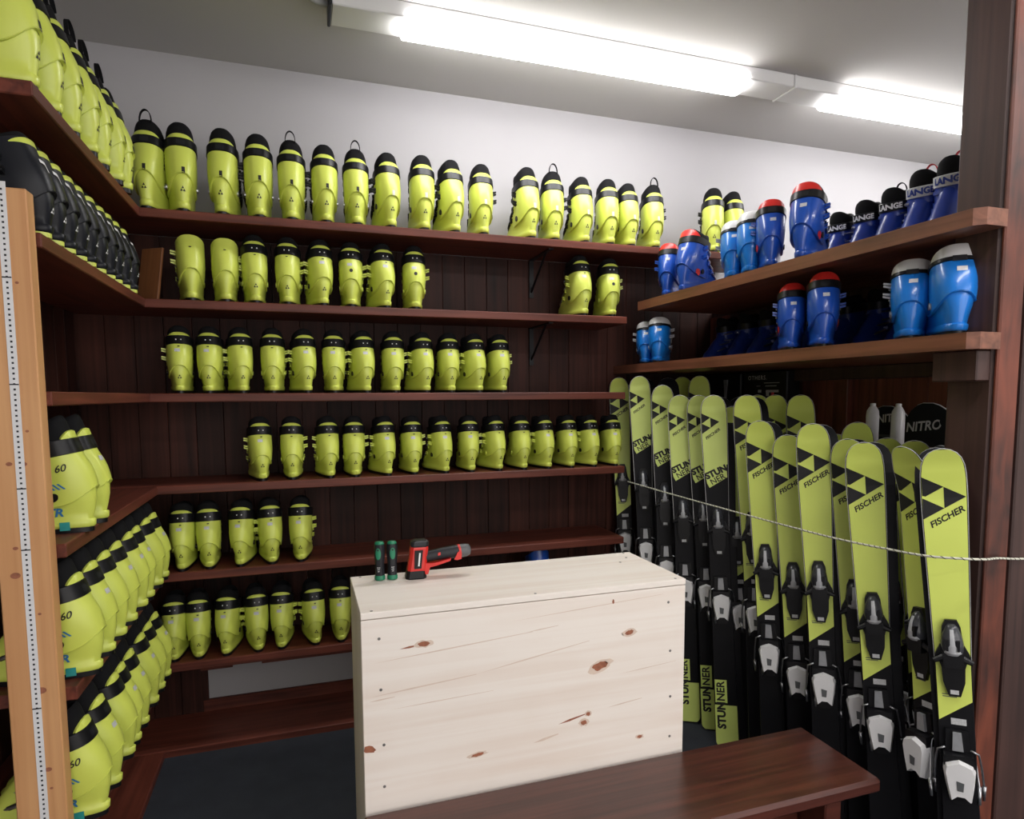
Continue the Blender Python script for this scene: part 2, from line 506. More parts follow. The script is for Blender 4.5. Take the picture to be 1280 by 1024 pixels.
BX0, BX1, BY0, BY1, BZ = 0.134, 1.130, 1.692, 2.056, 0.976
box = empty('pine_box', ((BX0 + BX1) / 2, (BY0 + BY1) / 2, 0), 0, 'large pale pine wood box counter behind the bench, tools on top', 'box')
bw, bd = (BX1 - BX0) / 2, (BY1 - BY0) / 2
tpn = MB().box(-bw, bw, -bd - 0.0015, bd, BZ - 0.018, BZ, 0.0015).build('top_panel', PINE, box)
fp = MB().box(-bw + 0.0005, bw - 0.0005, -bd, -bd + 0.018, 0.0, BZ - 0.0205, 0.001).build('front_panel', PINE, box)
MB().box(-bw + 0.0005, bw - 0.0005, bd - 0.018, bd, 0.0, BZ - 0.0205, 0.001).build('back_panel', PINE, box)
for sx in (-1, 1):
    MB().box(min(sx * bw, sx * (bw - 0.018)), max(sx * bw, sx * (bw - 0.018)), -bd + 0.0185, bd - 0.0185, 0, BZ - 0.0205, 0.001).build('side_panel', PINEY, box)
cx = (BX0 + BX1) / 2
def irregular(rx, rz, seed, n=18):
    rnd = random.Random(seed)
    return [(rx * (0.8 + 0.35 * rnd.random()) * math.cos(2 * math.pi * i / n), rz * (0.75 + 0.45 * rnd.random()) * math.sin(2 * math.pi * i / n)) for i in range(n)]
front = lambda e: (lambda u, v: (u - cx, -bd - e, v))
for k, (kx, kz, rx, rz, rot) in enumerate(((0.302, 0.873, 0.016, 0.007, 0.0), (0.934, 0.827, 0.015, 0.008, 0.15), (0.835, 0.735, 0.025, 0.013, 0.2), (0.797, 0.591, 0.007, 0.006, 0.0), (0.783, 0.566, 0.010, 0.008, 0.0), (0.45, 0.527, 0.019, 0.005, 0.1), (0.148, 0.598, 0.018, 0.010, -0.25), (0.974, 0.488, 0.009, 0.005, 0), (0.878, 0.93, 0.004, 0.007, 0))):
    p = irregular(rx, rz, k)
    if kx - rx < BX0 + 0.001: p = [(max(u, BX0 + 0.001 - kx), v) for u, v in p]
    if k not in (6, 8): obj('knot_stain', decal('knot_stain', [shift(irregular(rx * 1.7, rz * 1.5, k + 50), kx, kz, 1, rot)], front(0.0004), KNOTL), fp)
    obj('knot', decal('knot', [shift(p, kx, kz, 1, rot)], front(0.0008), KNOT), fp)
for k, (ax, az, bx_, bz_, wd) in enumerate(((0.235, 0.866, 0.30, 0.872, 0.003), (0.70, 0.574, 0.79, 0.592, 0.0035), (0.16, 0.835, 0.62, 0.868, 0.0018), (0.145, 0.742, 0.45, 0.765, 0.0022), (0.45, 0.765, 0.80, 0.818, 0.0018), (0.15, 0.73, 0.22, 0.735, 0.002), (0.62, 0.53, 0.70, 0.545, 0.004), (0.60, 0.868, 0.70, 0.877, 0.0015), (0.86, 0.60, 0.98, 0.612, 0.0018), (0.55, 0.905, 1.05, 0.935, 0.0012), (0.2, 0.70, 0.5, 0.71, 0.0012), (0.9, 0.70, 1.1, 0.715, 0.0012))):
    poly = [(ax, az), (ax * .6 + bx_ * .4, az * .6 + bz_ * .4 - wd), (bx_, bz_ - wd * 0.4), (bx_, bz_ + wd * 0.4), (ax * .6 + bx_ * .4, az * .6 + bz_ * .4 + wd)]
    obj('grain_streak', decal('grain_streak', [poly], front(0.0003), KNOT if k < 2 else KNOTL), fp)
scm = MB().lathe([(0.0042, 0), (0.0042, 0.0006), (0.002, 0.0008)], 10).mesh('screw', SCREW)
for sx, sz in ((0.181, 0.902), (0.183, 0.76), (0.188, 0.604), (0.187, 0.485), (1.069, 0.907), (1.078, 0.75), (1.081, 0.601), (1.081, 0.47)):
    o = obj('screw', scm, fp, (sx - cx, -bd - 0.0001, sz)); o.rotation_euler = (R(90), 0, 0)
for sx, sy in ((-bw + 0.03, -bd + 0.012), (-bw + 0.03, bd - 0.012), (bw - 0.03, bd - 0.012), (bw - 0.03, -bd + 0.012), (0.0, -bd + 0.012), (bw - 0.05, bd - 0.07), (bw - 0.1, bd - 0.12)):
    obj('screw', scm, tpn, (sx, sy, BZ + 0.0001))

# ------------------------------------------------------------------ tools on the box
def screwdriver(x, y, rz, label):
    t = empty('screwdriver', (x, y, BZ), rz, label, 'screwdriver', 'screwdrivers standing on the box')
    n = 12
    rr = [(0.0145, 0.016), (0.0135, 0.022), (0.0135, 0.05), (0.0155, 0.075), (0.0165, 0.1), (0.0150, 0.114)]
    rings = [[((1 + 0.06 * math.cos(6 * q)) * r_ * math.cos(q), (1 + 0.06 * math.cos(6 * q)) * r_ * math.sin(q), z) for q in [2 * math.pi * j / 24 for j in range(24)]] for r_, z in rr]
    MB().loft(rings, True, True).build('grip', CHAR, t, smooth=True, sharp=50)
    MB().lathe([(0.0125, 0), (0.0165, 0.003), (0.0165, 0.012), (0.0125, 0.018)], 20).build('collar', GREEN, t, smooth=True, sharp=50)
    MB().lathe([(0.0145, 0.113), (0.0150, 0.117), (0.012, 0.121), (0.005, 0.1225)], 20).build('end_cap', GREEN, t, smooth=True)
    p = obj('inlay', decal('inlay', [disc(0.0085, 16, 2.2)], lambda u, v: (u, -math.sqrt(max(1e-6, 0.0172 ** 2 - u * u)) - 0.0004, v + 0.086), GREEN, 0.006), t)
    obj('hole', decal('hole', [disc(0.003, 10)], lambda u, v: (u, -math.sqrt(max(1e-6, 0.0178 ** 2 - u * u)) - 0.0004, v + 0.098), BLACKI, 0.006), p)
    for k in range(3):
        obj('mark', decal('mark', [rect(0.010 - 0.002 * k, 0.0015)], lambda u, v, k=k: (u, -math.sqrt(max(1e-6, 0.0146 ** 2 - u * u)) - 0.0004, v + 0.042 - 0.006 * k), WHITEI, 0.005), t)
screwdriver(0.2206, 1.994, -0.35, 'green and black screwdriver handle standing upright at the box corner')
screwdriver(0.259, 1.990, 0.0, 'green and black screwdriver handle standing upright next to the red drill')

def drill():
    t = empty('cordless_drill', (0.335, 1.985, BZ), R(-3), 'small red and black cordless drill resting on the pine box', 'drill')
    # battery end: upright tapered block
    def rr(wx, wy, z, dx=0.0):
        return [(dx + wx * a, wy * b, z) for a, b in ((-1, -.6), (-.7, -1), (.7, -1), (1, -.6), (1, .6), (.7, 1), (-.7, 1), (-1, .6))]
    MB().loft([rr(0.032, 0.026, 0.0, -0.004), rr(0.033, 0.027, 0.004, -0.004), rr(0.029, 0.024, 0.026, -0.002)], True, True).build('foot_cap', BLACK, t)
    b = MB().loft([rr(0.0285, 0.0235, 0.022, -0.002), rr(0.030, 0.024, 0.03, 0.0), rr(0.027, 0.023, 0.065, 0.004), rr(0.028, 0.024, 0.095, 0.008), rr(0.026, 0.022, 0.103, 0.009)], True, True).build('body', RED, t)
    MB().loft([rr(0.026, 0.023, 0.101, 0.009), rr(0.028, 0.025, 0.106, 0.009), rr(0.027, 0.024, 0.116, 0.010), rr(0.018, 0.017, 0.1205, 0.011)], True, True).build('top_cap', CHAR, t)
    MB().loft([[(-0.014 + 0.004, -0.0262, 0.034), (0.012, -0.0262, 0.034), (0.018, -0.0262, 0.092), (-0.008, -0.0262, 0.092)], [(-0.014 + 0.004, -0.02, 0.034), (0.012, -0.02, 0.034), (0.018, -0.02, 0.092), (-0.008, -0.02, 0.092)]], True, True).build('side_panel', BLACK, b)
    obj('rating_mark', decal('rating_mark', [shift(rect(0.042, 0.005), 0.0, 0.0, 1, R(84))], lambda u, v: (u + 0.006, -0.0267, v + 0.063), WHITEI), b)
    # grip / motor barrel lying out to the right
    ax = [(0.028, 0.0, 0.064), (0.050, 0.002, 0.067), (0.085, 0.004, 0.071), (0.125, 0.006, 0.0735), (0.142, 0.007, 0.074)]
    MB().tube(ax, [0.017, 0.0175, 0.019, 0.021, 0.021], 14).build('barrel', CHAR, t, smooth=True, sharp=50)
    MB().tube([(0.134, 0.0065, 0.0733), (0.141, 0.007, 0.074)], 0.0225, 14).build('red_ring', RED, t, smooth=True, sharp=50)
    MB().tube([(0.141, 0.007, 0.074), (0.160, 0.008, 0.0757), (0.172, 0.009, 0.0767), (0.176, 0.009, 0.077)], [0.0215, 0.021, 0.017, 0.008], 16).build('chuck', GREYC, t, smooth=True, sharp=50)
    web = [(0.020, 0.012), (0.034, 0.012), (0.040, 0.034), (0.062, 0.038), (0.105, 0.050), (0.108, 0.058), (0.070, 0.049), (0.045, 0.046), (0.024, 0.048)]
    MB().prism(web, -0.019, 0.019, lambda u, v, d: (u, d, v)).build('trigger_guard', RED, t)
    MB().prism([(0.05, 0.070), (0.058, 0.071), (0.058, 0.080), (0.05, 0.078)], -0.0195, -0.0165, lambda u, v, d: (u + 0.016, d, v)).build('switch', RED, t)
    MB().prism([(0.118, 0.053), (0.128, 0.051), (0.142, 0.054), (0.138, 0.077), (0.130, 0.077)], -0.0228, -0.018, lambda u, v, d: (u, d + 0.004, v)).build('stripe', RED, t)
drill()

# ------------------------------------------------------------------ ski boots
# local frame: heel at y = 0 facing -Y, toe towards +Y, sole on z = 0
NS = 28
EXP = 2.5
SHELL = [(.012, .004, .284, .031, .046), (.016, .0, .290, .0345, .050), (.030, -.001, .291, .0355, .050), (.034, .005, .283, .0320, .047), (.055, .000, .274, .0355, .049), (.080, -.004, .246, .0418, .049), (.105, -.004, .212, .0472, .048), (.13, .002, .186, .0475, .046), (.16, .012, .168, .045, .044)]
CUFF = [(.06, -.002, .20, .0410, .046), (.085, -.005, .188, .0452, .049), (.11, -.005, .182, .0492, .0505), (.135, -.001, .175, .0518, .0515), (.16, .007, .168, .0540, .052), (.20, .023, .168, .0540, .052), (.24, .037, .176, .0540, .052), (.28, .049, .184, .0530, .051), (.36, .066, .198, .050, .049)]
TILT = 0.20
def tab(T, z):
    if z <= T[0][0]: return T[0][1:]
    for a, b in zip(T, T[1:]):
        if z <= b[0]:
            k = (z - a[0]) / (b[0] - a[0])
            return tuple(p + (q - p) * k for p, q in zip(a[1:], b[1:]))
    return T[-1][1:]
def sgp(v, e): return math.copysign(abs(v) ** e, v)
def outline(P, th, off=0.0):
    yb, yf, wh, wf = P
    c, s = math.cos(th), math.sin(th)
    t = .5 + .5 * sgp(c, 2 / EXP)
    k = max(0., min(1., t * 1.5 - .15)); k = k * k * (3 - 2 * k)
    W = wh + (wf - wh) * k
    return ((W + off) * sgp(s, 2 / EXP), (yb - off) + (yf - yb + 2 * off) * t)
def cuff_pt(th, z0, off=0.0, ridge=True):
    P = tab(CUFF, z0)
    x_, y_ = outline(P, th, off)
    if ridge:      # raised spine down the back of the cuff
        d = abs(abs(th) - math.pi) if abs(th) <= math.pi else abs(2 * math.pi - abs(th) - math.pi)
        y_ -= 0.0048 * max(0.0, min(1.0, (0.60 - d) / 0.20)) * max(0.0, min(1.0, (0.205 - z0) / 0.03))
    return Vector((x_, y_, z0 - TILT * (y_ - P[0])))
def back_y(T, x_, z, off):
    yb, yf, wh, wf = tab(T, z)
    q = min(0.98, abs(x_) / wh)
    t = .5 - .5 * (1 - q ** EXP) ** (1 / EXP)
    return yb + (yf - yb) * t - off
def side_x(T, y_, z, off):
    yb, yf, wh, wf = tab(T, z)
    t = max(.01, min(.99, (y_ - yb) / (yf - yb)))
    k = max(0., min(1., t * 1.5 - .15)); k = k * k * (3 - 2 * k)
    return (wh + (wf - wh) * k) * (1 - abs(2 * t - 1) ** EXP) ** (1 / EXP) + off

TRI = [[(0, .9), (-.5, 0), (.5, 0)], [(-.55, -.1), (-1.05, -1), (-.05, -1)], [(.55, -.1), (.05, -1), (1.05, -1)]]

def boot_template(st, sd):
    """parts of one boot; sd = -1 buckles on the left, +1 on the right"""
    S = Matrix.Diagonal((*st['scale'], 1))
    parts = []
    def P(name, mb, m, smooth=True, sharp=55, label=None, kids=None, opt=None):
        me = mb.apply(S).mesh(name, m, smooth, sharp) if isinstance(mb, MB) else mb
        parts.append((name, me, label, kids or [], opt))
    def D(items, fn, m, name, ml=0.012):
        return decal(name, items, lambda u, v: S @ Vector(fn(u, v)), m, ml)
    ths = [2 * math.pi * j / NS for j in range(NS)]
    # sole
    sole = MB()
    sole.loft([[(*outline((.004, .286, .032, .047), t), z) for t in ths] for z in (0.0, 0.013)], True, True)
    P('sole', sole, st['sole'])
    # lower shell
    sh = MB()
    rings = []
    for row in SHELL:
        rings.append([(*outline(row[1:], t), row[0] + (0.020 * max(0, math.cos(t)) ** 2 if row[0] > .1 else 0)) for t in ths])
    sh.loft(rings, True, True)
    kids = []
    if 'logo' in st:
        zc = .072
        kids.append(('logo', D([shift(t, 0, zc, .0085) for t in TRI], lambda u, v: (u, back_y(SHELL, u, v, .0012), v), st['logo'], 'logo'), None))
    if st.get('teal'):
        kids.append(('sticker', D([shift(rect(.022, .022), .060, .019)], lambda u, v: (-side_x(SHELL, u, max(.017, min(v, .0295)), .0015), u, v), TEAL, 'sticker', .006), 'small teal sticker'))
    if st.get('sidelogo'):
        kids.append(('lettering', D([shift(text2d('TR', .03, .001, .25), .18, .055)], lambda u, v: (-side_x(SHELL, .26 - u, v, .002), .26 - u, v), BLUEI, 'lettering', .02), None))
    P('shell', sh, st['shell'], kids=kids)
    # cuff
    def zb(t): c = math.cos(t); return .086 + .032 * max(0, -c) ** 3 + .055 * max(0, c) ** 2
    ztop = st.get('ztop', .216)
    def zt(t): return ztop + .010 * (1 - math.cos(t)) / 2 + st.get('peak', 0) * max(0, -math.cos(t)) ** 2
    rings = [[cuff_pt(t, zb(t), -.006) for t in ths]]
    for k in range(9):
        rings.append([cuff_pt(t, zb(t) + (zt(t) - zb(t)) * k / 8, .0002 + .001 * min(1, k / 3)) for t in ths])
    rings.append([cuff_pt(t, zt(t), -.004) for t in ths])
    rings.append([cuff_pt(t, zt(t) - .03, -.005) for t in ths])
    kids = []
    cz = lambda v, u=0: v + TILT * 0
    if 'rect' in st:
        kids.append(('label_patch', D([shift(rect(.011, .020), .004, .128)], lambda u, v: (u, back_y(CUFF, u, v, .0066), v), st['rect'], 'label_patch'), None))
    if 'sticker' in st:
        kids.append(('sticker', D([shift(rect(.022, .013), st.get('stx', -.006), .182)], lambda u, v: (u, back_y(CUFF, u, v, .0066), v), st['sticker'], 'sticker'), 'small printed rental sticker'))
    if st.get('num'):
        kids.append(('size_mark', D([shift(rect(.009, .004), 0, .199)], lambda u, v: (u, back_y(CUFF, u, v, .0066), v), BLACKI, 'size_mark'), None))
    if st.get('badge'):
        kids.append(('badge', D([disc(.008, 14)], lambda u, v: (u, back_y(CUFF, u, v + .155, .0066), v + .155), BLACKI, 'badge'), None))
    if st.get('cufflogo'):
        kids.append(('lettering', D([shift(rect(.030, .009), 0, .192), shift(rect(.012, .02), .012, .18)], lambda u, v: (u, back_y(CUFF, u, v, .0066), v), WHITEI, 'lettering'), 'white printed logo'))
    if st.get('side60'):
        fs = lambda u, v: (-side_x(CUFF, u, v, .0028), u, v - TILT * (u - tab(CUFF, v)[0]))
        f60 = lambda u, v: fs(.19 - u, v)
        kids.append(('lettering', D([shift(text2d('60', .024, .0003, .1), .135, .178)], f60, BLACKI, 'lettering', .02), None))
        kids.append(('pivot_cap', D([shift(disc(.0110, 16), .074, .112)], fs, BLACK, 'pivot_cap', .01), 'black pivot cap'))
        st_ = []
        for k in range(5):
            st_.append(shift([(0, 0), (.005, 0), (.020, .016), (.015, .016)], 0.045 + .011 * k, .128 + .001 * k))
        kids.append(('stripes', D(st_, fs, BLUEI, 'stripes', .01), 'blue striped print'))
        st2 = [shift([(0, 0), (.006, 0), (.022, .02), (.016, .02)], .090 + .011 * k, .150) for k in range(3)]
        kids.append(('stripes', D(st2, fs, BLUEI, 'stripes', .01), 'blue striped print'))
    if st.get('redspot'):
        kids.append(('accent', D([shift(irregular(.014, .013, 3), .055, .098)], lambda u, v: (sd * side_x(CUFF, u, v, .003), u, v - TILT * (u - tab(CUFF, v)[0])), RED, 'accent'), 'red ankle accent'))
    # moulding line across the cuff
    ln = MB()
    pts = [cuff_pt(t, zb(t) - .002 + .004, .0008) for t in [math.pi - 1.7 + 3.4 * j / 22 for j in range(23)]]
    ln.tube(pts, .0012, 5)
    kids.append(('seam', ln.apply(S).mesh('seam', st['cuff'], True), None))
    mb = MB(); mb.loft(rings)
    P('cuff', mb, st['cuff'], kids=kids)
    # pivot on each side of the ankle
    for q in (-1, 1):
        pv = MB()
        px = side_x(CUFF, .085, .108, .001)
        pv.tube([(q * (px - .003), .085, .090), (q * (px + .003), .085, .090)], .0105, 12)
        P('pivot', pv, st.get('pivot', BLACK))
    # power strap
    zs = ztop - .008
    if st.get('strap'):
        h = st.get('strap_h', .039)
        mb = MB()
        mb.loft([[cuff_pt(t, z0, o_, False) for t in ths] for z0, o_ in ((zs, .0005), (zs + .002, .0045), (zs + h - .002, .0045), (zs + h, .0005))])
        kids = []
        if st.get('rivets'):
            rv = MB()
            for q in (-.010, .010):
                yy = back_y(CUFF, q, zs + h * .5, .0045)
                rv.tube([(q, yy + .002, zs + h * .5), (q, yy - .0025, zs + h * .5)], .0028, 8)
            kids.append(('rivet', rv.apply(S).mesh('rivet', WHITEP, True, 50), None))
        else:
            bk_ = D([shift(rect(.030, .016), 0, zs + h * .5)], lambda u, v: (u, back_y(CUFF, u, v, .0050), v), CHAR, 'strap_patch')
            kids.append(('strap_patch', bk_, None))
        if st.get('bandtext'):
            kids.append(('lettering', D([shift(text2d(st['bandtext'], .026, .0012), 0, 0)], lambda u, v: (lambda th: cuff_pt(th, zs + h * .5 + v, .006, False))(-u / .06), st.get('bandink', BLUED), 'lettering', .01), None))
        P('power_strap', mb, st['strap'], kids=kids)
        ztop2 = zs + h
    else:
        ztop2 = ztop
    # rear spoiler
    if 'spoiler' in st:
        hh = st.get('spoiler_h', .026)
        sa = st.get('span', 1.1)
        sp = [math.pi - sa + 2 * sa * j / 16 for j in range(17)]
        def top_(t): return ztop2 - .004 + (hh + .004) * max(0.02, math.cos((t - math.pi) / sa * math.pi / 2)) ** .6
        mb = MB()
        mb.loft([[cuff_pt(t, ztop2 - .006, -.006, False) for t in sp], [cuff_pt(t, ztop2 - .006, .002, False) for t in sp], [cuff_pt(t, top_(t) - .002, .002, False) for t in sp], [cuff_pt(t, top_(t), -.001, False) for t in sp], [cuff_pt(t, top_(t), -.006, False) for t in sp]], closed=False)
        P('spoiler', mb, st['spoiler'], label=st.get('spoiler_label'))
    # liner
    if st.get('liner'):
        lt = ztop2 + st.get('liner_h', .045)
        def zl(t): return lt - .012 * abs(math.sin(t)) ** 2 + .012 * max(0, math.cos(t))
        mb = MB()
        rings = [[cuff_pt(t, z0, -.006, False) for t in ths] for z0 in (ztop2 - .02, ztop2)]
        rings += [[cuff_pt(t, ztop2 + (zl(t) - ztop2) * k, o_, False) for t in ths] for k, o_ in ((.35, -.005), (.7, -.006), (.92, -.009), (1., -.013), (.94, -.018), (.6, -.021), (0., -.022))]
        mb.loft(rings, False, True)
        P('liner', mb, st['liner'])
        if st.get('loop'):
            pts = []
            for k in range(13):
                a = math.pi * k / 12
                b0 = cuff_pt(math.pi, lt - .012, -.010, False)
                pts.append((.021 * math.cos(a), b0.y + .006 * math.sin(a), b0.z + .042 * math.sin(a) ** .8))
            mb = MB()
            rings = []
            for k, p in enumerate(pts):
                p = Vector(p)
                rings.append([p + Vector((0, -.006, 0)), p + Vector((0, .006, 0)), p * 1.0 + Vector((-.0025 * math.cos(math.pi * k / 12), .006, -.0025)), p + Vector((-.0025 * math.cos(math.pi * k / 12), -.006, -.0025))])
            mb.loft(rings, True, True)
            P('pull_loop', mb, st['loop'], opt='loop')
    # buckles over the front with levers on the outer side
    for j, (T, z0, tl) in enumerate(((CUFF, .195, TILT), (CUFF, .162, TILT), (SHELL, .112, .30), (SHELL, .086, .42))):
        mb = MB()
        yb_ = tab(T, z0)[0]
        pt = lambda t, dz, o_: (lambda q: Vector((q[0], q[1], z0 + dz - tl * (q[1] - (yb_ if T is CUFF else .17)))))(outline(tab(T, z0), t, o_))
        arc = [-1.25 + 2.5 * k / 12 for k in range(13)]
        mb.loft([[pt(t, -.006, -.002) for t in arc], [pt(t, -.006, .0055) for t in arc], [pt(t, .006, .0055) for t in arc], [pt(t, .006, -.002) for t in arc]], closed=False)
        tl_ = sd * (1.55 if j < 2 else 1.3)
        b0 = pt(tl_, 0, 0)
        ex = .024 if j < 2 else .014
        for dz in (-.006, .005):
            mb.loft([[b0 + Vector((-sd * .012, a, dz + b)) for a, b in ((-.014, -.0040), (.008, -.0040), (.008, .0040), (-.014, .0040))],
                     [b0 + Vector((sd * ex * .85, a - .010, dz * .8 + b + .007)) for a, b in ((-.008, -.003), (.004, -.003), (.004, .003), (-.008, .003))]], True, True)
        kid = []
        lv = MB()
        e0 = pt(sd * .55, 0, .006); e1 = pt(sd * 1.30, 0, .0085)
        lv.tube([e0, (e0 + e1) / 2 + Vector((sd * .004, 0, 0)), e1], [.0035, .0045, .003], 6)
        kid.append(('lever', lv.apply(S).mesh('lever', st.get('lever', SILVER), True, 50), None))
        P('buckle', mb, st['buckle'], kids=kid)
    return parts

STY = {
 'A': dict(scale=(1.06, 1.0, 1.22), shell=LIME, cuff=LIME, sole=BLACK, strap=BLACK, strap_h=.030, spoiler=LIME, spoiler_h=.015, span=.95, liner=BLACKF, liner_h=.058, buckle=BLACK, pivot=SILVER, logo=BLACKI, rect=BLACKI, loop=BLACKF, lever=BLACK),
 'AG': dict(scale=(1.06, 1.0, 1.22), shell=LIME, cuff=LIME, sole=BLACK, strap=BLACK, strap_h=.030, spoiler=LIME, spoiler_h=.015, span=.95, liner=BLACKF, liner_h=.058, buckle=BLACK, logo=BLACKI, rect=STICK, loop=BLACKF, lever=BLACK),
 'B': dict(scale=(.95, 1, 1), shell=LIME, cuff=LIME, sole=BLACK, strap=BLACK, rivets=True, spoiler=LIME, spoiler_h=.013, span=.95, liner=BLACKF, liner_h=.045, buckle=LIME, logo=BLACKI, num=True, pivot=LIME),
 'BS': dict(scale=(.95, 1, 1), shell=LIME, cuff=LIME, sole=BLACK, strap=BLACK, rivets=True, spoiler=LIME, spoiler_h=.013, span=.95, liner=BLACKF, liner_h=.045, buckle=LIME, logo=BLACKI, sticker=STICK, num=True, pivot=BLACK),
 'BB': dict(scale=(.95, 1, 1), shell=LIME, cuff=LIME, sole=BLACK, strap=BLACK, rivets=True, spoiler=LIME, spoiler_h=.013, span=.95, liner=BLACKF, liner_h=.045, buckle=LIME, badge=True, sticker=STICK, pivot=LIME),
 'P': dict(scale=(.98, 1, 1.06), shell=LIME, cuff=LIME, sole=BLACK, ztop=.225, peak=.012, buckle=LIME, num=True, pivot=BLACK),
 'C': dict(scale=(1, 1, 1.0), shell=LIME, cuff=LIME, sole=BLACK, strap=BLACK, spoiler=LIME, spoiler_h=.019, span=.80, liner=BLACKF, liner_h=.06, buckle=BLACK, side60=True, teal=True, sidelogo=True, pivot=BLACK),
 'CP': dict(scale=(1, 1, 1.0), shell=LIME, cuff=LIME, sole=BLACK, strap=BLACK, spoiler=LIME, spoiler_h=.019, span=.80, liner=BLACKF, liner_h=.06, buckle=LIME, pivot=LIME, sticker=STICK),
 'D': dict(scale=(1, 1, 1.0), shell=NAVY, cuff=NAVY, sole=LIME, strap=None, ztop=.235, spoiler=LIME, spoiler_h=.012, liner=BLACKF, liner_h=.03, buckle=BLACK, logo=WHITEI, cufflogo=True),
 'E': dict(scale=(1, 1, 1.02), shell=BLUE, cuff=BLUE, sole=BLACK, strap=BLACK, strap_h=.030, spoiler=RED, spoiler_h=.028, spoiler_label='red rear spoiler', liner=BLACKF, liner_h=.034, buckle=BLUE, sticker=STICK, stx=.004, redspot=True, lever=SILVER),
 'L': dict(scale=(1.08, 1, .96), shell=BLUEL, cuff=BLUEL, sole=BLACK, strap=BLACK, strap_h=.014, ztop=.214, peak=.0, spoiler=WHITEP, spoiler_h=.036, span=1.45, spoiler_label='white padded collar', liner=BLACKF, liner_h=.022, buckle=SILVERP, sticker=WHITEI, stx=.004, pivot=SILVERP),
 'W': dict(scale=(1.05, 1, 1.06), shell=BLUED, cuff=BLUED, sole=BLACK, strap=STICK, strap_h=.034, bandtext='LANGE', liner=BLACKF, liner_h=.04, buckle=BLUED, loop=REDF, lever=SILVER, spoiler=BLACK),
 'Q': dict(scale=(1.05, 1, 1.40), shell=BLUE, cuff=BLUE, sole=BLACK, ztop=.225, peak=.012, buckle=BLUE),
 'K': dict(scale=(1.0, 1, 1.0), shell=BLUED, cuff=BLUED, sole=BLACK, strap=BLACK, strap_h=.034, liner=BLACKF, liner_h=.04, buckle=BLUED, lever=SILVER, pivot=RED, spoiler=BLACK),
 'WB': dict(scale=(1.05, 1, 1.04), shell=BLUED, cuff=BLUED, sole=BLACK, strap=BLACK, strap_h=.034, bandtext='LANGE', bandink=WHITEI, liner=BLACKF, liner_h=.04, buckle=BLUED, loop=BLACKF, lever=SILVER, spoiler=BLACK),
}
_tmpl = {}
def boot(style, sd, x, y, z, rz, label, group, loop=False, name='ski_boot', s=1.0):
    key = (style, sd)
    if key not in _tmpl: _tmpl[key] = boot_template(STY[style], sd)
    r_ = empty(name, (x, y, z), rz, label, 'ski boot', group)
    r_.scale = (s, s, s)
    for nm, me, lb, kids, opt in _tmpl[key]:
        if opt == 'loop' and not loop: continue
        o = obj(nm, me, r_)
        if lb: o['label'] = lb
        for kn, km, kl in kids:
            k = obj(kn, km, o)
            if kl: k['label'] = kl
    return r_

jit = lambda a: R(random.uniform(-a, a))
YH = YF + 0.016
# top back shelf
xs = [-0.571, -0.43, -0.288, -0.138, -0.009, 0.138, 0.268, 0.424, 0.574, 0.725, 0.857, 1.103, 1.22, 1.388, 1.525, 1.647, 1.787]
for i, x in enumerate(xs):
    boot('A' if i < 7 else 'AG', 1 if i % 2 == 0 else -1, x, YH + .005, SH[0], [R(-4), R(10), R(-3), R(3), R(-2), R(3), R(-2), R(8), R(0), R(9), R(-3), R(5), R(-8), R(0), R(-9), R(-3), R(-10)][i],
         f'tall lime ski boot with black strap, {ORD[i]} from left on top back-wall shelf', 'lime boots on the top back-wall shelf', loop=i in (0, 4, 6, 12, 16), s=[1.05, 1.06, 1.05, 1.03, 1.0, .99, .98, .98, 1., .98, .97, 1.0, .98, .95, .96, .93, .95][i])
for i, (x, y) in enumerate(((2.135, 2.99), (2.30, 3.0))):
    boot('AG', -1 if i == 0 else 1, x, y, SH[0], R(-28 if i == 0 else -10), ['lime ski boot with black straps on the top back shelf, behind the blue boots', 'lime ski boot mostly hidden behind blue boots, rightmost on the top back shelf'][i], 'lime boots on the top back-wall shelf', s=1.0)
# second shelf
xs = [-0.413, -0.281, -0.164, -0.037, 0.117, 0.234, 0.394, 0.523, 1.382, 1.534]
for i, x in enumerate(xs):
    st = ['P', 'P', 'B', 'B', 'BS', 'BB', 'BS', 'BB', 'BS', 'BB'][i]
    lab = ['plain lime ski boot without liner, leftmost on the second back-wall shelf', 'plain lime ski boot without liner, second from left on the second back-wall shelf'][i] if i < 2 else f'lime ski boot with black collar, {ORD[i]} from left on the second back-wall shelf'
    boot(st, -1 if i % 2 == 0 else 1, x, YH, SH[1], R([8, 6, 5, -2, 9, -3, 9, -4, 1, -10][i]), lab, 'lime boots on the second back-wall shelf', s=[1.06, 1.04, 1.04, 1.04, 1.04, 1.03, 1.04, 1.04, 1.08, 1.06][i])
xs = [-0.474, -0.364, -0.229, -0.109, 0.038, 0.151, 0.296, 0.423, 0.572, 0.688, 0.83, 0.947]
for i, x in enumerate(xs):
    boot(['BS', 'BS', 'B', 'B', 'BS', 'BS', 'BS', 'BS', 'BS', 'BS', 'BS', 'BS'][i], -1 if i % 2 == 0 else 1, x, YH, SH[2], R((9 if i % 2 == 0 else 0)) + jit(3), f'lime ski boot with black collar, {ORD[i]} from left on the third back-wall shelf', 'lime boots on the third back-wall shelf', s=.995)
xs = [-0.164, -0.041, 0.123, 0.233, 0.385, 0.505, 0.659, 0.782, 0.928, 1.054, 1.187, 1.31, 1.441, 1.561]
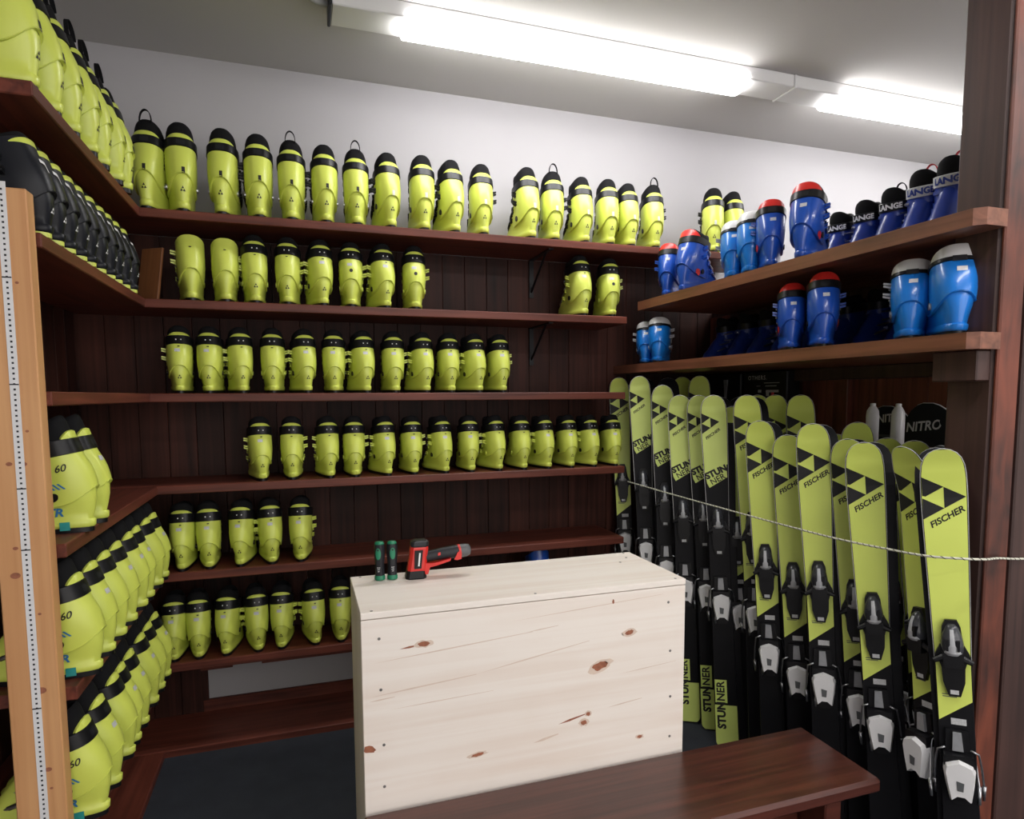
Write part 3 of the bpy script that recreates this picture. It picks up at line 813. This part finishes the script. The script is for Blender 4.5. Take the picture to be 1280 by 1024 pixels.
for i, x in enumerate(xs):
    boot(['BS', 'B', 'B', 'B', 'BS', 'BS', 'BS', 'BS', 'B', 'B', 'BS', 'BS', 'BS', 'BS'][i], -1 if i % 2 == 0 else 1, x, YH, SH[3], R((9 if i % 2 == 0 else -1)) + jit(3), f'lime ski boot with black collar, {ORD[i]} from left on the fourth back-wall shelf', 'lime boots on the fourth back-wall shelf', s=.98 - .004 * i)
xs = [-0.502, -0.393, -0.272, -0.137, -0.019]
for i, x in enumerate(xs):
    boot('BS', 1 if i % 2 == 0 else -1, x, YH, SH[4], R([2, 6, -4, 7, -3][i]), f'lime ski boot with black collar, {ORD[i]} from left on the fifth back-wall shelf', 'lime boots on the fifth back-wall shelf', s=1.0)
xs = [-0.55, -0.45, -0.345, -0.208, -0.114, 0.038, 0.148]
for i, x in enumerate(xs):
    boot('BS', 1 if i % 2 == 0 else -1, x, YH, SH[5], R([2, 6, -4, 7, -3, 6, -3][i]), f'lime ski boot with black collar, {ORD[i]} from left on the sixth back-wall shelf', 'lime boots on the sixth back-wall shelf', s=.98)
boot('Q', 1, 1.16, YH + .02, SH[5], 0, 'blue ski boot showing just above the back edge of the pine box', 'blue boots', s=1.0)
# left wall rows: heels towards the aisle (+X)
ys = [1.955, 2.112, 2.25, 2.41, 2.53, 2.69, 2.79]
for i, y in enumerate(ys):
    boot('A', -1 if i % 2 == 0 else 1, -.595 + .004 * i, y, SH[0], R(84) + jit(3), f'tall lime ski boot, {ORD[i]} from the near end of the top left-wall shelf', 'lime boots on the top left-wall shelf', loop=i in (2, 3, 4, 5), s=1.04)
ys = [1.93, 2.02, 2.115, 2.215, 2.305, 2.41, 2.52, 2.61, 2.72, 2.83]
for i, y in enumerate(ys):
    boot('D', -1 if i % 2 == 0 else 1, -.578, y, SH[1], R(84) + jit(3), f'black ski boot with lime sole, {ORD[i]} from the near end of the second left-wall shelf', 'black boots on the second left-wall shelf', s=.96)
for i, y in enumerate((2.04, 2.17)):
    boot('C' if i == 0 else 'CP', -1 if i == 0 else 1, -.552, y, SH[3], R(86), ['lime ski boot with blue print and number, alone beside the pine post, nearer one', 'lime ski boot on the fourth left-wall shelf, further of the two by the post'][i], 'lime boots on the fourth left-wall shelf', s=1.06)
for r_, (z, ys, gl) in enumerate(((SH[4], [1.95, 2.08, 2.21, 2.345, 2.50, 2.61, 2.77, 2.885], 'fifth'), (SH[5], [1.94, 2.07, 2.23, 2.315, 2.43, 2.59, 2.71, 2.83], 'sixth'))):
    for i, y in enumerate(ys):
        boot('C' if i in (0, 2, 6) else 'CP', -1 if i % 2 == 0 else 1, -.532, y, z, R(86) + jit(3), f'lime ski boot with black collar, {ORD[i]} from the near end of the {gl} left-wall shelf', f'lime boots on the {gl} left-wall shelf', s=1.05)
# right side, upper board
HR = lambda a: -R(a)       # heel turned a degrees from facing -Y towards -X
for i, (st, sd, x, y, a, s, lb) in enumerate((
    ('E', -1, 1.745, 2.83, 42, 1.0, 'blue ski boot with red spoiler at the far end of the upper right shelf'),
    ('E', 1, 1.745, 2.70, 66, 1.12, 'blue and red ski boot seen from the side, second along the upper right shelf'),
    ('L', -1, 1.735, 2.30, 42, 1.0, 'sky-blue ski boot with white collar, left of a pair on the upper right shelf'),
    ('L', 1, 1.735, 2.19, 42, 1.04, 'sky-blue ski boot with white collar, right of a pair on the upper right shelf'),
    ('E', -1, 1.74, 2.075, 36, 1.0, 'royal-blue ski boot with red spoiler, left of a pair on the upper right shelf'),
    ('E', 1, 1.74, 1.925, 56, 1.06, 'royal-blue ski boot with large red spoiler and silver buckles on the upper right shelf'))):
    boot(st, sd, x, y, 2.037, HR(a), lb, 'blue boots at the front of the upper right shelf', s=s)
for i, (st, y, s, lb) in enumerate((('WB', 2.74, .86, 'dark blue ski boot with black band peeping behind the red-spoiler boots'), ('WB', 2.26, .80, 'dark blue ski boot, toe out, directly behind the large red-spoiler boot'), ('WB', 2.13, .84, 'dark blue ski boot, toe out, just right of the large red-spoiler boot'), ('WB', 2.0, .87, 'dark blue ski boot, toe out, second right of the large red-spoiler boot'), ('WB', 1.88, .90, 'dark blue ski boot, toe out, left of the two white-banded boots'), ('W', 1.76, .96, 'dark blue ski boot with grey-white lettered band and red loop on the upper shelf'), ('W', 1.655, .99, 'dark blue ski boot with white band and red loop, half hidden by the column'))):
    boot(st, 1 if i % 2 else -1, 2.185, y, 2.037, R(112), lb, 'dark blue boots at the back of the upper right shelf', loop=(st == 'W' or i in (1, 4)), s=s)
# right side, lower board
for i, (st, sd, x, y, a, s, lb) in enumerate((
    ('L', -1, 1.74, 3.02, 36, .92, 'sky-blue ski boot at the far end of the lower right shelf, left of its pair'),
    ('L', 1, 1.74, 2.89, 36, .96, 'sky-blue ski boot at the far end of the lower right shelf, right of its pair'),
    ('E', -1, 1.738, 1.95, 40, .93, 'royal-blue ski boot with red spoiler, left of the pair mid lower right shelf'),
    ('E', 1, 1.738, 1.795, 40, .98, 'royal-blue ski boot with red spoiler, right of the pair mid lower right shelf'),
    ('L', -1, 1.75, 1.475, 52, 1.0, 'sky-blue ski boot with white collar near the column, left of its pair'),
    ('L', 1, 1.755, 1.328, 44, 1.06, 'bright sky-blue ski boot with white collar right beside the column'))):
    boot(st, sd, x, y, 1.714, HR(a), lb, 'blue boots at the front of the lower right shelf', s=s)
for i in range(9):
    boot('K', 1 if i % 2 else -1, 2.22, 2.86 - .155 * i, 1.714, R(100) + jit(5), f'shaded dark blue boot, {ORD[i]} from the far end of the lower right back row', 'dark blue boots at the back of the lower right shelf', s=.86)

# ------------------------------------------------------------------ skis
# ski frame: u across, s = distance below the tip, d = height above the base along the topsheet normal
WID = [(0, .004), (.004, .020), (.012, .034), (.025, .045), (.045, .0525), (.08, .0565), (.14, .057), (.3, .053), (.60, .0445), (.90, .0425), (1.2, .046), (1.38, .050)]
def half_w(s, L):
    if s > L - .03: return .050 * math.sqrt(max(0.05, 1 - ((s - (L - .03)) / .031) ** 2 * .9))
    for a, b in zip(WID, WID[1:]):
        if s <= b[0]: return a[1] + (b[1] - a[1]) * (s - a[0]) / (b[0] - a[0])
    return .050
def bend(s): return .055 * max(0, 1 - s / .20) ** 2
TK = .013
def ski_pt(u, s, d): return Vector((u, bend(s) + d, -s))      # x across, y = normal side, z = -s (tip at origin)
def ski_template(kind, L):
    parts = []
    ss = [0, .004, .012, .025, .045, .07, .10, .14, .2, .3, .45, .6, .8, 1.0, 1.2, L - .06, L - .03, L - .015, L - .004, L]
    ss = sorted(set(v for v in ss if v <= L))
    rings = []
    for s in ss:
        h = half_w(s, L); t = TK * (0.45 if s < .05 else .8 if s < .2 else 1.0)
        rings.append([ski_pt(-h, s, 0), ski_pt(h, s, 0), ski_pt(h, s, t * .55), ski_pt(h * .96, s, t), ski_pt(-h * .96, s, t), ski_pt(-h, s, t * .55)])
    tt = lambda s: TK * (0.45 if s < .05 else .8 if s < .2 else 1.0)
    def top(u, v):               # v = distance below tip
        s = v
        # interpolate thickness smoothly so print stays above the surface
        for a, b in zip(ss, ss[1:]):
            if a <= s <= b:
                k = (s - a) / (b - a); e = tt(a) + (tt(b) - tt(a)) * k
                y_ = (bend(a) + tt(a)) * (1 - k) + (bend(b) + tt(b)) * k
                return (-u, y_ + .0007, -s)
        return (-u, TK + .0007, -s)
    top2 = lambda u, v: (lambda p: (p[0], p[1] + .0006, p[2]))(top(u, v))
    parts.append(('core', MB().loft(rings, True, True).mesh('core', SKIB, False), None, []))
    edge = MB()
    parts.append(None)
    def sheet(s0, s1, slope0, slope1, m, name, e=0.0, shrink=.93):
        """strip of topsheet between two (slanted) ends"""
        v_, f_ = [], []
        cols = 6
        rows = sorted(set([s0 + (s1 - s0) * k / 26 for k in range(27)] + [q for q in ss if s0 < q < s1]))
        for s in rows:
            for c in range(cols + 1):
                q = -1 + 2 * c / cols
                k = (s - s0) / (s1 - s0)
                sl = slope0 * (1 - k) + slope1 * k
                h = half_w(max(0.003, s), L) * shrink
                se = max(0.003, min(L - .002, s - sl * q * h))
                h = half_w(se, L) * shrink
                v_.append(Vector(top(q * h, se)) + Vector((0, e, 0)))
        for r_ in range(len(rows) - 1):
            for c in range(cols):
                a = r_ * (cols + 1) + c
                f_.append((a, a + 1, a + cols + 2, a + cols + 1))
        return new_mesh(name, v_, f_, m, True)
    yel = LIMES if kind != 'stunner' else LIMEST
    logo, lett = [], []
    W = .108
    if kind == 'stunner':
        tl, rv, bl, bandc = (.075), (.115), (.165), .13
    else:
        tl, rv, bl = (.080, .137, .203)
    hwid = .052
    A, B, C_ = (-hwid, tl), (hwid, rv) if kind != 'stunner' else (.022, rv), (-hwid, bl)
    mid = lambda p, q: ((p[0] + q[0]) / 2, (p[1] + q[1]) / 2)
    ab, bc, ca = mid(A, B), mid(B, C_), mid(C_, A)
    logo = [[A, ab, ca], [ab, B, bc], [ca, bc, C_]]
    ang = math.atan2(C_[1] - B[1], B[0] - C_[0])
    def txt(body, size, u0, v0, a, bold, shear=0.0, sx=1.0):
        vs, fs = text2d(body, size, bold, shear)
        c, q = math.cos(a), math.sin(a)
        return ([(u0 + sx * x_ * c - y_ * q, v0 - (sx * x_ * q + y_ * c)) for x_, y_ in vs], fs)
    if kind == 'stunner':
        parts.append(('topsheet', sheet(.003, .325, 0, .45, yel, 'topsheet'), 'lime upper topsheet', [
            ('logo', decal('logo', logo, top2, BLACKI, .012), None),
            ('lettering', decal('lettering', [txt('FISCHER', .017, -.008, .168, ang, .0005, .3, 1.15)], top2, BLACKI, .02), None)]))
        # torn-paper block with the model lettering
        blk = [(-.046, .345), (.044, .305), (.046, .36), (-.030, .405), (-.040, .385)]
        parts.append(('name_block', decal('name_block', [blk], top, yel, .03), None, [
            ('lettering', decal('lettering', [txt('STUN', .038, 0.0, .337, R(24), .0022, 0, 1.0)], top2, BLACKI, .03), None),
            ('lettering', decal('lettering', [txt('NER', .036, .006, .368, R(27), .0004, 0, 1.0)], top2, BLACKI, .03), None)]))
        parts.append(('tail_patch', sheet(L - .19, L - .006, 0, 0, yel, 'tail_patch'), 'lime tail', []))
        parts.append(('tail_lettering', decal('tail_lettering', [shift(rect(.05, .10), -.018, L - .25)], top, yel, .03), None, [
            ('lettering', decal('lettering', [txt('NER', .046, -.018, L - .25, R(90), .0012)], top2, BLACKI, .03), None),
            ('lettering', decal('lettering', [txt('STUN', .046, -.018, L - .145, R(90), .0022)], lambda u, v: tuple(Vector(top2(u, v))), BLACKI, .03), None)]))
    else:
        parts.append(('topsheet', sheet(.003, .745, 0, .75, yel, 'topsheet'), 'lime upper topsheet', [
            ('logo', decal('logo', logo, top2, BLACKI, .012), None),
            ('lettering', decal('lettering', [txt('FISCHER', .0235, 0.004, .196, ang, .0007, .3, 1.1)], top2, BLACKI, .02), None),
            ('fine_print', decal('fine_print', [shift(rect(.040, .0025), -.01, .70), shift(rect(.034, .0025), -.012, .706)], top2, GREYC, .03), None)]))
        parts.append(('size_sticker', decal('size_sticker', [shift(rect(.036, .018), .006, .775)], top, STICK, .03), None, []))
    # pale rim along the tip edge
    rim = MB()
    pts = [ski_pt(-half_w(s, L) * .975, s, tt(s) * .9) for s in reversed([q for q in ss if q <= .6])] + [ski_pt(half_w(s, L) * .975, s, tt(s) * .9) for s in ss if s <= .6]
    rim.tube(pts, .0012, 4)
    parts[1] = ('edge_rim', rim.mesh('edge_rim', WHITEP if kind == 'stunner' else STICK), None, [])
    # binding
    b0 = TK
    fz = lambda u, s, d: Vector((u, b0 + d, -s))
    tp_ = [(-.014, .485), (.014, .485), (.022, .505), (.026, .55), (.040, .580), (.044, .598), (.032, .606), (.028, .62), (.026, .66), (.014, .700), (-.014, .700), (-.026, .66), (-.028, .62), (-.032, .606), (-.044, .598), (-.040, .580), (-.026, .55), (-.022, .505)]
    base = MB().prism(tp_, 0, .014, lambda u, v, d: fz(u, v, d))
    for sx in (-1, 1):
        base.tube([fz(sx * .020, .588, .022), fz(sx * .046, .600, .024)], [.010, .007], 8)
    base.prism([(-.026, .575), (.026, .575), (.022, .615), (-.022, .615)], .012, .034, lambda u, v, d: fz(u, v, d))
    hs = MB()
    rings = []
    for s, wd, h in ((.495, .009, .018), (.505, .017, .028), (.525, .024, .040), (.550, .028, .046), (.572, .027, .045), (.582, .020, .036)):
        rings.append([fz(wd * math.cos(q), s, .010 + (h - .010) * math.sin(q)) for q in [math.pi * j / 10 for j in range(11)]])
    hs.loft(rings, True, True)
    RG = ((.495, .018), (.505, .028), (.525, .040), (.550, .046), (.572, .045), (.582, .036))
    WG = ((.495, .009), (.505, .017), (.525, .024), (.550, .028), (.572, .027), (.582, .020))
    def on_cover(u, s_):
        for (a, h0), (b, h1), (_, w0), (_, w1) in zip(RG, RG[1:], WG, WG[1:]):
            if a <= s_ <= b:
                k = (s_ - a) / (b - a); h = h0 + (h1 - h0) * k; wd = w0 + (w1 - w0) * k
                return tuple(fz(u, s_, .010 + (h - .010) * math.sqrt(max(0, 1 - min(.97, abs(u) / wd) ** 2)) + .0009))
        return tuple(fz(u, s_, .03))
    stripe = [(-.0045, .508), (.0045, .508), (.006, .548), (.021, .572), (.016, .580), (-.016, .580), (-.021, .572), (-.006, .548)]
    kids = [('cover', hs.mesh('cover', CHARG, True, 60), 'smoky grey toe housing'),
            ('cover_stripe', decal('cover_stripe', [stripe], on_cover, SILVERL, .006), 'light silver stripe'),
            ('cover_slot', MB().prism([(-.010, .535), (-.018, .535), (-.016, .565), (-.010, .565)], .030, .0475, lambda u, v, d: fz(u, v, d)).prism([(.010, .535), (.018, .535), (.016, .565), (.010, .565)], .030, .0475, lambda u, v, d: fz(u, v, d)).mesh('cover_slot', BLACK), None),
            ('label_plate', decal('label_plate', [shift(rect(.020, .012), 0, .688)], lambda u, v: tuple(fz(u, v, .0148)), STICK), None)]
    parts.append(('toe_binding', base.mesh('toe_binding', BLACK), 'black toe binding', kids))
    hb = MB().prism([(-.026, .795), (.026, .795), (.030, .86), (.034, .88), (.030, .97), (.020, 1.0), (-.020, 1.0), (-.030, .97), (-.034, .88), (-.030, .86)], 0, .014, lambda u, v, d: fz(u, v, d))
    hb.prism([(-.034, .855), (.034, .855), (.036, .885), (-.036, .885)], .010, .045, lambda u, v, d: fz(u, v, d))
    hb.prism([(-.016, .96), (.016, .96), (.014, .995), (-.014, .995)], .012, .030, lambda u, v, d: fz(u, v, d))
    if True:
        wp = [(-.014, .868), (0, .863), (.014, .868), (.033, .876), (.038, .894), (.033, .935), (.025, .980), (.010, .967), (-.010, .967), (-.025, .980), (-.033, .935), (-.038, .894), (-.033, .876)]
        wc = MB()
        wc.loft([[fz(u * .96, s, .012) for u, s in wp], [fz(u, s, .040) for u, s in wp], [fz(u * .85, .92 + (s - .92) * .88, .060) for u, s in wp]], True, True)
        kids = [('cover', wc.mesh('cover', WHITEP, True, 30), 'white heel lever'),
                ('cover_mark', decal('cover_mark', [[(-.009, .922), (.009, .918), (.008, .945), (-.006, .946)]], lambda u, v: tuple(fz(u, v, .0612)), GREYC), None),
                ('heel_track', MB().prism([(-.010, .80), (.010, .80), (.013, .85), (-.013, .85)], .012, .024, lambda u, v, d: fz(u, v, d)).mesh('heel_track', SILVERP), None)]
    parts.append(('heel_binding', hb.mesh('heel_binding', BLACK), 'black and white heel binding', kids))
    br = MB()
    for sx in (-1, 1):
        br.tube([fz(sx * .030, .845, .016), fz(sx * .048, .855, .012), fz(sx * .054, .90, -.004), fz(sx * .058, .955, -.020), fz(sx * .056, .985, -.028)], .0028, 6)
        br.tube([fz(sx * .058, .955, -.020), fz(sx * .056, 1.0, -.033)], [.006, .004], 6)
    parts.append(('brake', br.mesh('brake', SILVER, True), 'steel brake arms', []))
    return parts
_sk = {}
LEAN = 0.105
def ski(kind, x, y, z, az, label, group, flip=False, dx=0.0, name='ski', tip_gap=0.0):
    L_dir = Vector((dx, LEAN, 1)).normalized()        # tail to tip
    Lr = z / L_dir.z
    Lr = round(Lr * 20) / 20
    key = (kind, Lr)
    if key not in _sk: _sk[key] = ski_template(kind, Lr)
    N = Vector((-math.sin(R(az)), -math.cos(R(az)), 0))
    N = (N - L_dir * N.dot(L_dir)).normalized()
    tip = Vector((x, y, z))
    if flip: N = -N
    U = N.cross(L_dir).normalized()
    if U.dot(Vector((math.cos(R(az)), -math.sin(R(az)), 0))) * (-1 if flip else 1) < 0: U = -U
    # columns: local x -> U, local y -> N, local z -> L_dir ; keep it right-handed
    m = Matrix((U, N, L_dir)).transposed()
    if m.determinant() < 0: m = Matrix((-U, N, L_dir)).transposed()
    foot = tip - L_dir * Lr
    foot -= Vector((0, 0, foot.z - 0.001)) - Vector((0, 0, 0))
    r_ = empty(name, foot, 0, label, 'ski', group)
    r_.rotation_euler = m.to_euler()
    for nm, me, lb, kids in _sk[key]:
        o = obj(nm, me, r_, (0, 0, Lr))
        if lb: o['label'] = lb
        for kn, km, kl in kids:
            k = obj(kn, km, o)
            if kl: k['label'] = kl
    return r_

def pair(kind, x, y, z, az, label, plabel, group, dx=0.0, off=.028):
    n = Vector((-math.sin(R(az)), -math.cos(R(az)), 0))
    t = Vector((x, y, 0)) - n * bend(0)
    ski(kind, t.x + n.x * .002, t.y + n.y * .002, z, az, label, group, False, dx)
    if plabel:
        ski(kind, t.x - n.x * .001 - n.y * off, t.y - n.y * .001 + n.x * off, z + (.006 if off > 0 else -.012), az, plabel, 'skis standing base to base behind their twins', True, dx)

G1, G2, G3 = 'lime skis in the front row', 'lettered black and lime skis further back', 'lime skis in the back row'
for nm, x, y, z, az, dx, tw in (
 ('first', 1.700, 1.314, 1.417, 50, -.01, 1), ('second', 1.710, 1.447, 1.405, 92, -.005, 1), ('third', 1.700, 1.578, 1.402, 46, -.02, 1), ('fourth', 1.770, 1.709, 1.408, 46, 0, 1), ('fifth', 1.700, 1.794, 1.418, 43, 0, 1),
 ('sixth', 1.740, 1.960, 1.409, 42, 0, 1), ('seventh', 1.700, 2.067, 1.420, 42, 0, 1), ('eighth', 1.750, 2.210, 1.531, 39, 0, 1), ('ninth', 1.800, 2.368, 1.516, 38, 0, 1)):
    pair('plain', x, y, z, az, f'lime ski with black triangle logo, {nm} from the column in the front row', f'dark-based twin standing behind the {nm} lime ski from the column', G1, dx, -.012 if nm == 'first' else .028)
for nm, x, y, z, az, dx in (('first', 1.710, 2.381, 1.527, 36, .0), ('second', 1.740, 2.531, 1.526, 36, 0), ('third', 1.700, 2.626, 1.518, 34, .01), ('fourth', 1.710, 2.793, 1.612, 30, .02), ('fifth', 1.690, 2.988, 1.629, 30, 0)):
    pair('stunner', x, y, z, az, f'lime-tipped black ski with bold lettering, {nm} from the right of its five', f'twin standing behind the {nm} lettered ski from the right', G2, dx)
pair('plain', 1.700, 3.235, 1.635, 28, 'lime ski furthest back, partly behind the ends of the back-wall shelves', None, G3, 0)
for nm, x, y, z, az, dx in (('leftmost', 1.970, 3.024, 1.639, 50, 0), ('second from left', 1.970, 2.862, 1.631, 28, 0), ('third from left', 1.970, 2.416, 1.533, 36, 0), ('fourth from left', 1.970, 2.302, 1.526, 36, 0), ('fifth from left', 1.970, 2.151, 1.520, 38, 0), ('fourth from right', 1.930, 1.921, 1.416, 42, 0), ('third from right', 1.930, 1.822, 1.421, 42, 0), ('second from right', 1.930, 1.696, 1.405, 44, 0), ('rightmost', 1.900, 1.567, 1.397, 44, 0)):
    pair('plain', x, y, z, az, f'lime ski tip showing behind the front row, {nm} in the back row', None, G3, dx)

# ------------------------------------------------------------------ cord across the skis
pts = [(1.615, 2.959, 1.099), (1.615, 2.541, 1.093), (1.615, 2.201, 1.09), (1.613, 1.899, 1.089), (1.612, 1.601, 1.09), (1.612, 1.402, 1.099), (1.615, 1.279, 1.107), (1.66, 1.205, 1.113), (1.72, 1.19, 1.11), (1.80, 1.215, 1.10), (1.93, 1.234, 1.083), (2.09, 1.234, 1.08)]
def resample(pts, step):
    P = [Vector(p) for p in pts]; out = []
    n = len(P)
    for i in range(n - 1):
        p0, p1, p2, p3 = P[max(i - 1, 0)], P[i], P[i + 1], P[min(i + 2, n - 1)]
        k = max(2, int((p2 - p1).length / step))
        for j in range(k):
            t = j / k
            out.append(.5 * ((2 * p1) + (p2 - p0) * t + (2 * p0 - 5 * p1 + 4 * p2 - p3) * t * t + (3 * p1 - p0 - 3 * p2 + p3) * t ** 3))
    return out + [P[-1]]
rs = resample(pts, .004)
rope = MB().tube(rs[::3], .0034, 6).build('cord', ROPE, smooth=True)
tag(rope, 'thin white and black braided cord stretched across the skis to the column', 'cord')
hel = MB()
hp = []
for i, p in enumerate(rs):
    t = (rs[min(i + 1, len(rs) - 1)] - rs[max(i - 1, 0)]).normalized()
    a = t.cross(Vector((0, 0, 1))).normalized(); b = t.cross(a)
    q = i * 1.15
    hp.append(p + .0026 * (math.cos(q) * a + math.sin(q) * b))
hel.tube(hp, .0016, 4).build('dark_strand', ROPED, rope)

# ------------------------------------------------------------------ behind the skis: rail, bottles, snowboards, black case
rl = empty('ski_rail', (2.09, 2.2, 0), 0, 'dark wooden rail behind the skis that carries the white bottles', 'rail')
MB().box(-.045, .045, -.75, .9, 1.325, 1.36, .003).build('rail', STAINY, rl)
for yy in (-.70, .85):
    MB().box(-.03, .03, yy - .03, yy + .03, 0, 1.324, .003).build('upright', STAINZ, rl)
def bottle(y, lb):
    t = empty('spray_bottle', (2.075, y, 1.361), 0, lb, 'bottle', 'white bottles behind the skis')
    MB().lathe([(.020, 0), (.0225, .003), (.0225, .105), (.0205, .125), (.012, .140), (.009, .143)], 20).build('body', WHITEP, t, smooth=True, sharp=50)
    MB().lathe([(.0095, .142), (.0095, .152), (.007, .154)], 14).build('nozzle', WHITEP, t, smooth=True, sharp=50)
bottle(1.888, 'white plastic bottle behind the skis, left of two')
bottle(1.778, 'white plastic bottle behind the skis, right of two')
def snowboard(x, y, ztip, wd, lb, body, sz, out, us=0.0, vs_=0.0):
    t = empty('snowboard', (x, y, 0), 0, lb, 'snowboard', 'black snowboards by the divider')
    t.rotation_euler = (0, R(2), 0)
    n = 24
    def prof(z):
        a = .15
        if z > ztip - a: return wd / 2 * math.sqrt(max(0.0, 1 - ((z - (ztip - a)) / a) ** 2))
        if z < a: return wd / 2 * math.sqrt(max(0.0, 1 - ((a - z) / a) ** 2))
        return wd / 2 * (1 - .12 * math.sin(math.pi * (z - a) / (ztip - 2 * a)))
    zs_ = [.002, .01, .03, .06, .1, .15, .4, .75, 1.1, ztip - .15, ztip - .10, ztip - .06, ztip - .03, ztip - .01, ztip - .002]
    cv = lambda z: -.04 * max(0, (z - (ztip - .2)) / .2) ** 2
    MB().loft([[(cv(z) - .005, -prof(z), z), (cv(z) - .005, prof(z), z), (cv(z) + .005, prof(z), z), (cv(z) + .005, -prof(z), z)] for z in zs_], True, True).build('deck', CHAR, t)
    rim = MB()
    zz = [z for z in zs_ if z > .8]
    rim.tube([(cv(z), prof(z), z) for z in zz] + [(cv(z), -prof(z), z) for z in reversed(zz)], .003, 5)
    rim.build('edge', WHITEP, t)
    vs, fs = text2d(body, sz, .0012, .25)
    obj('lettering', decal('lettering', [(vs, fs)], lambda u, v: (cv(ztip - .085 + vs_ + v) - .0075, -(u + us) * .95, ztip - .085 + vs_ + v + .12 * u), WHITEI, .02), t)
    if out:
        obj('name_panel', decal('name_panel', [rect(.14, .012)], lambda u, v: (cv(ztip - .12 + v) - .0060, -u, ztip - .125 + v), GREYC, .02), t)
snowboard(2.285, 2.02, 1.50, .25, 'dark grey snowboard standing behind the two white bottles', 'NITRO', .045, True, .01, .035)
snowboard(2.235, 1.80, 1.515, .25, 'black snowboard with white handwritten lettering beside the column', 'NITRO', .050, False, -.035, -.005)

cs = empty('equipment_case', (2.24, 2.66, 0), 0, 'black flat case with white printed lines standing behind the ski tips', 'case')
MB().box(-.03, .05, -.16, .16, 0, 1.665, .006).build('body', BLACK, cs)
fnc = lambda u, v: (-.0308, -u, v)
obj('lettering', decal('lettering', [shift(text2d('OTHERS.', .030, .0004, 0, spacing=1.25), -.05, 1.633)], fnc, STICK), cs)
obj('print_lines', decal('print_lines', [shift(rect(.11, .003), .055, 1.607), shift(rect(.08, .004), .05, 1.592), shift(rect(.03, .002), -.04, 1.592), shift(rect(.025, .014), -.03, 1.566), shift(rect(.09, .012), .06, 1.566), shift(rect(.022, .022), .028, 1.553)], fnc, STICK), cs)
MB().tube([(-.036, -.07, 1.56), (-.038, -.068, 1.50), (-.040, -.062, 1.42)], .007, 6).build('red_strap', RED, cs)
cs2 = empty('equipment_case', (2.24, 2.99, 0), 0, 'plain black flat case with a silver clip, left of the lettered case', 'case')
MB().box(-.03, .05, -.15, .155, 0, 1.660, .006).build('body', BLACK, cs2)
MB().prism([(-.016, 1.63), (.016, 1.63), (.012, 1.59), (.006, 1.53), (-.006, 1.53), (-.012, 1.59)], 0, .006, lambda u, v, d: (-.031 - d, u - .03, v)).build('clip', SILVERP, cs2)

bb = MB().box(-.055, .055, -.006, .006, 0, .235, .002).build('wood_offcut', wood('orange_brown_wood', (.16, .06, .022), (.30, .12, .045), 'Z'), None, (-.600, 3.10, 1.951))
bb.rotation_euler = (R(-10), 0, R(-35))
tag(bb, 'small orange-brown wooden offcut leaning in the corner behind the black boots', 'wood')
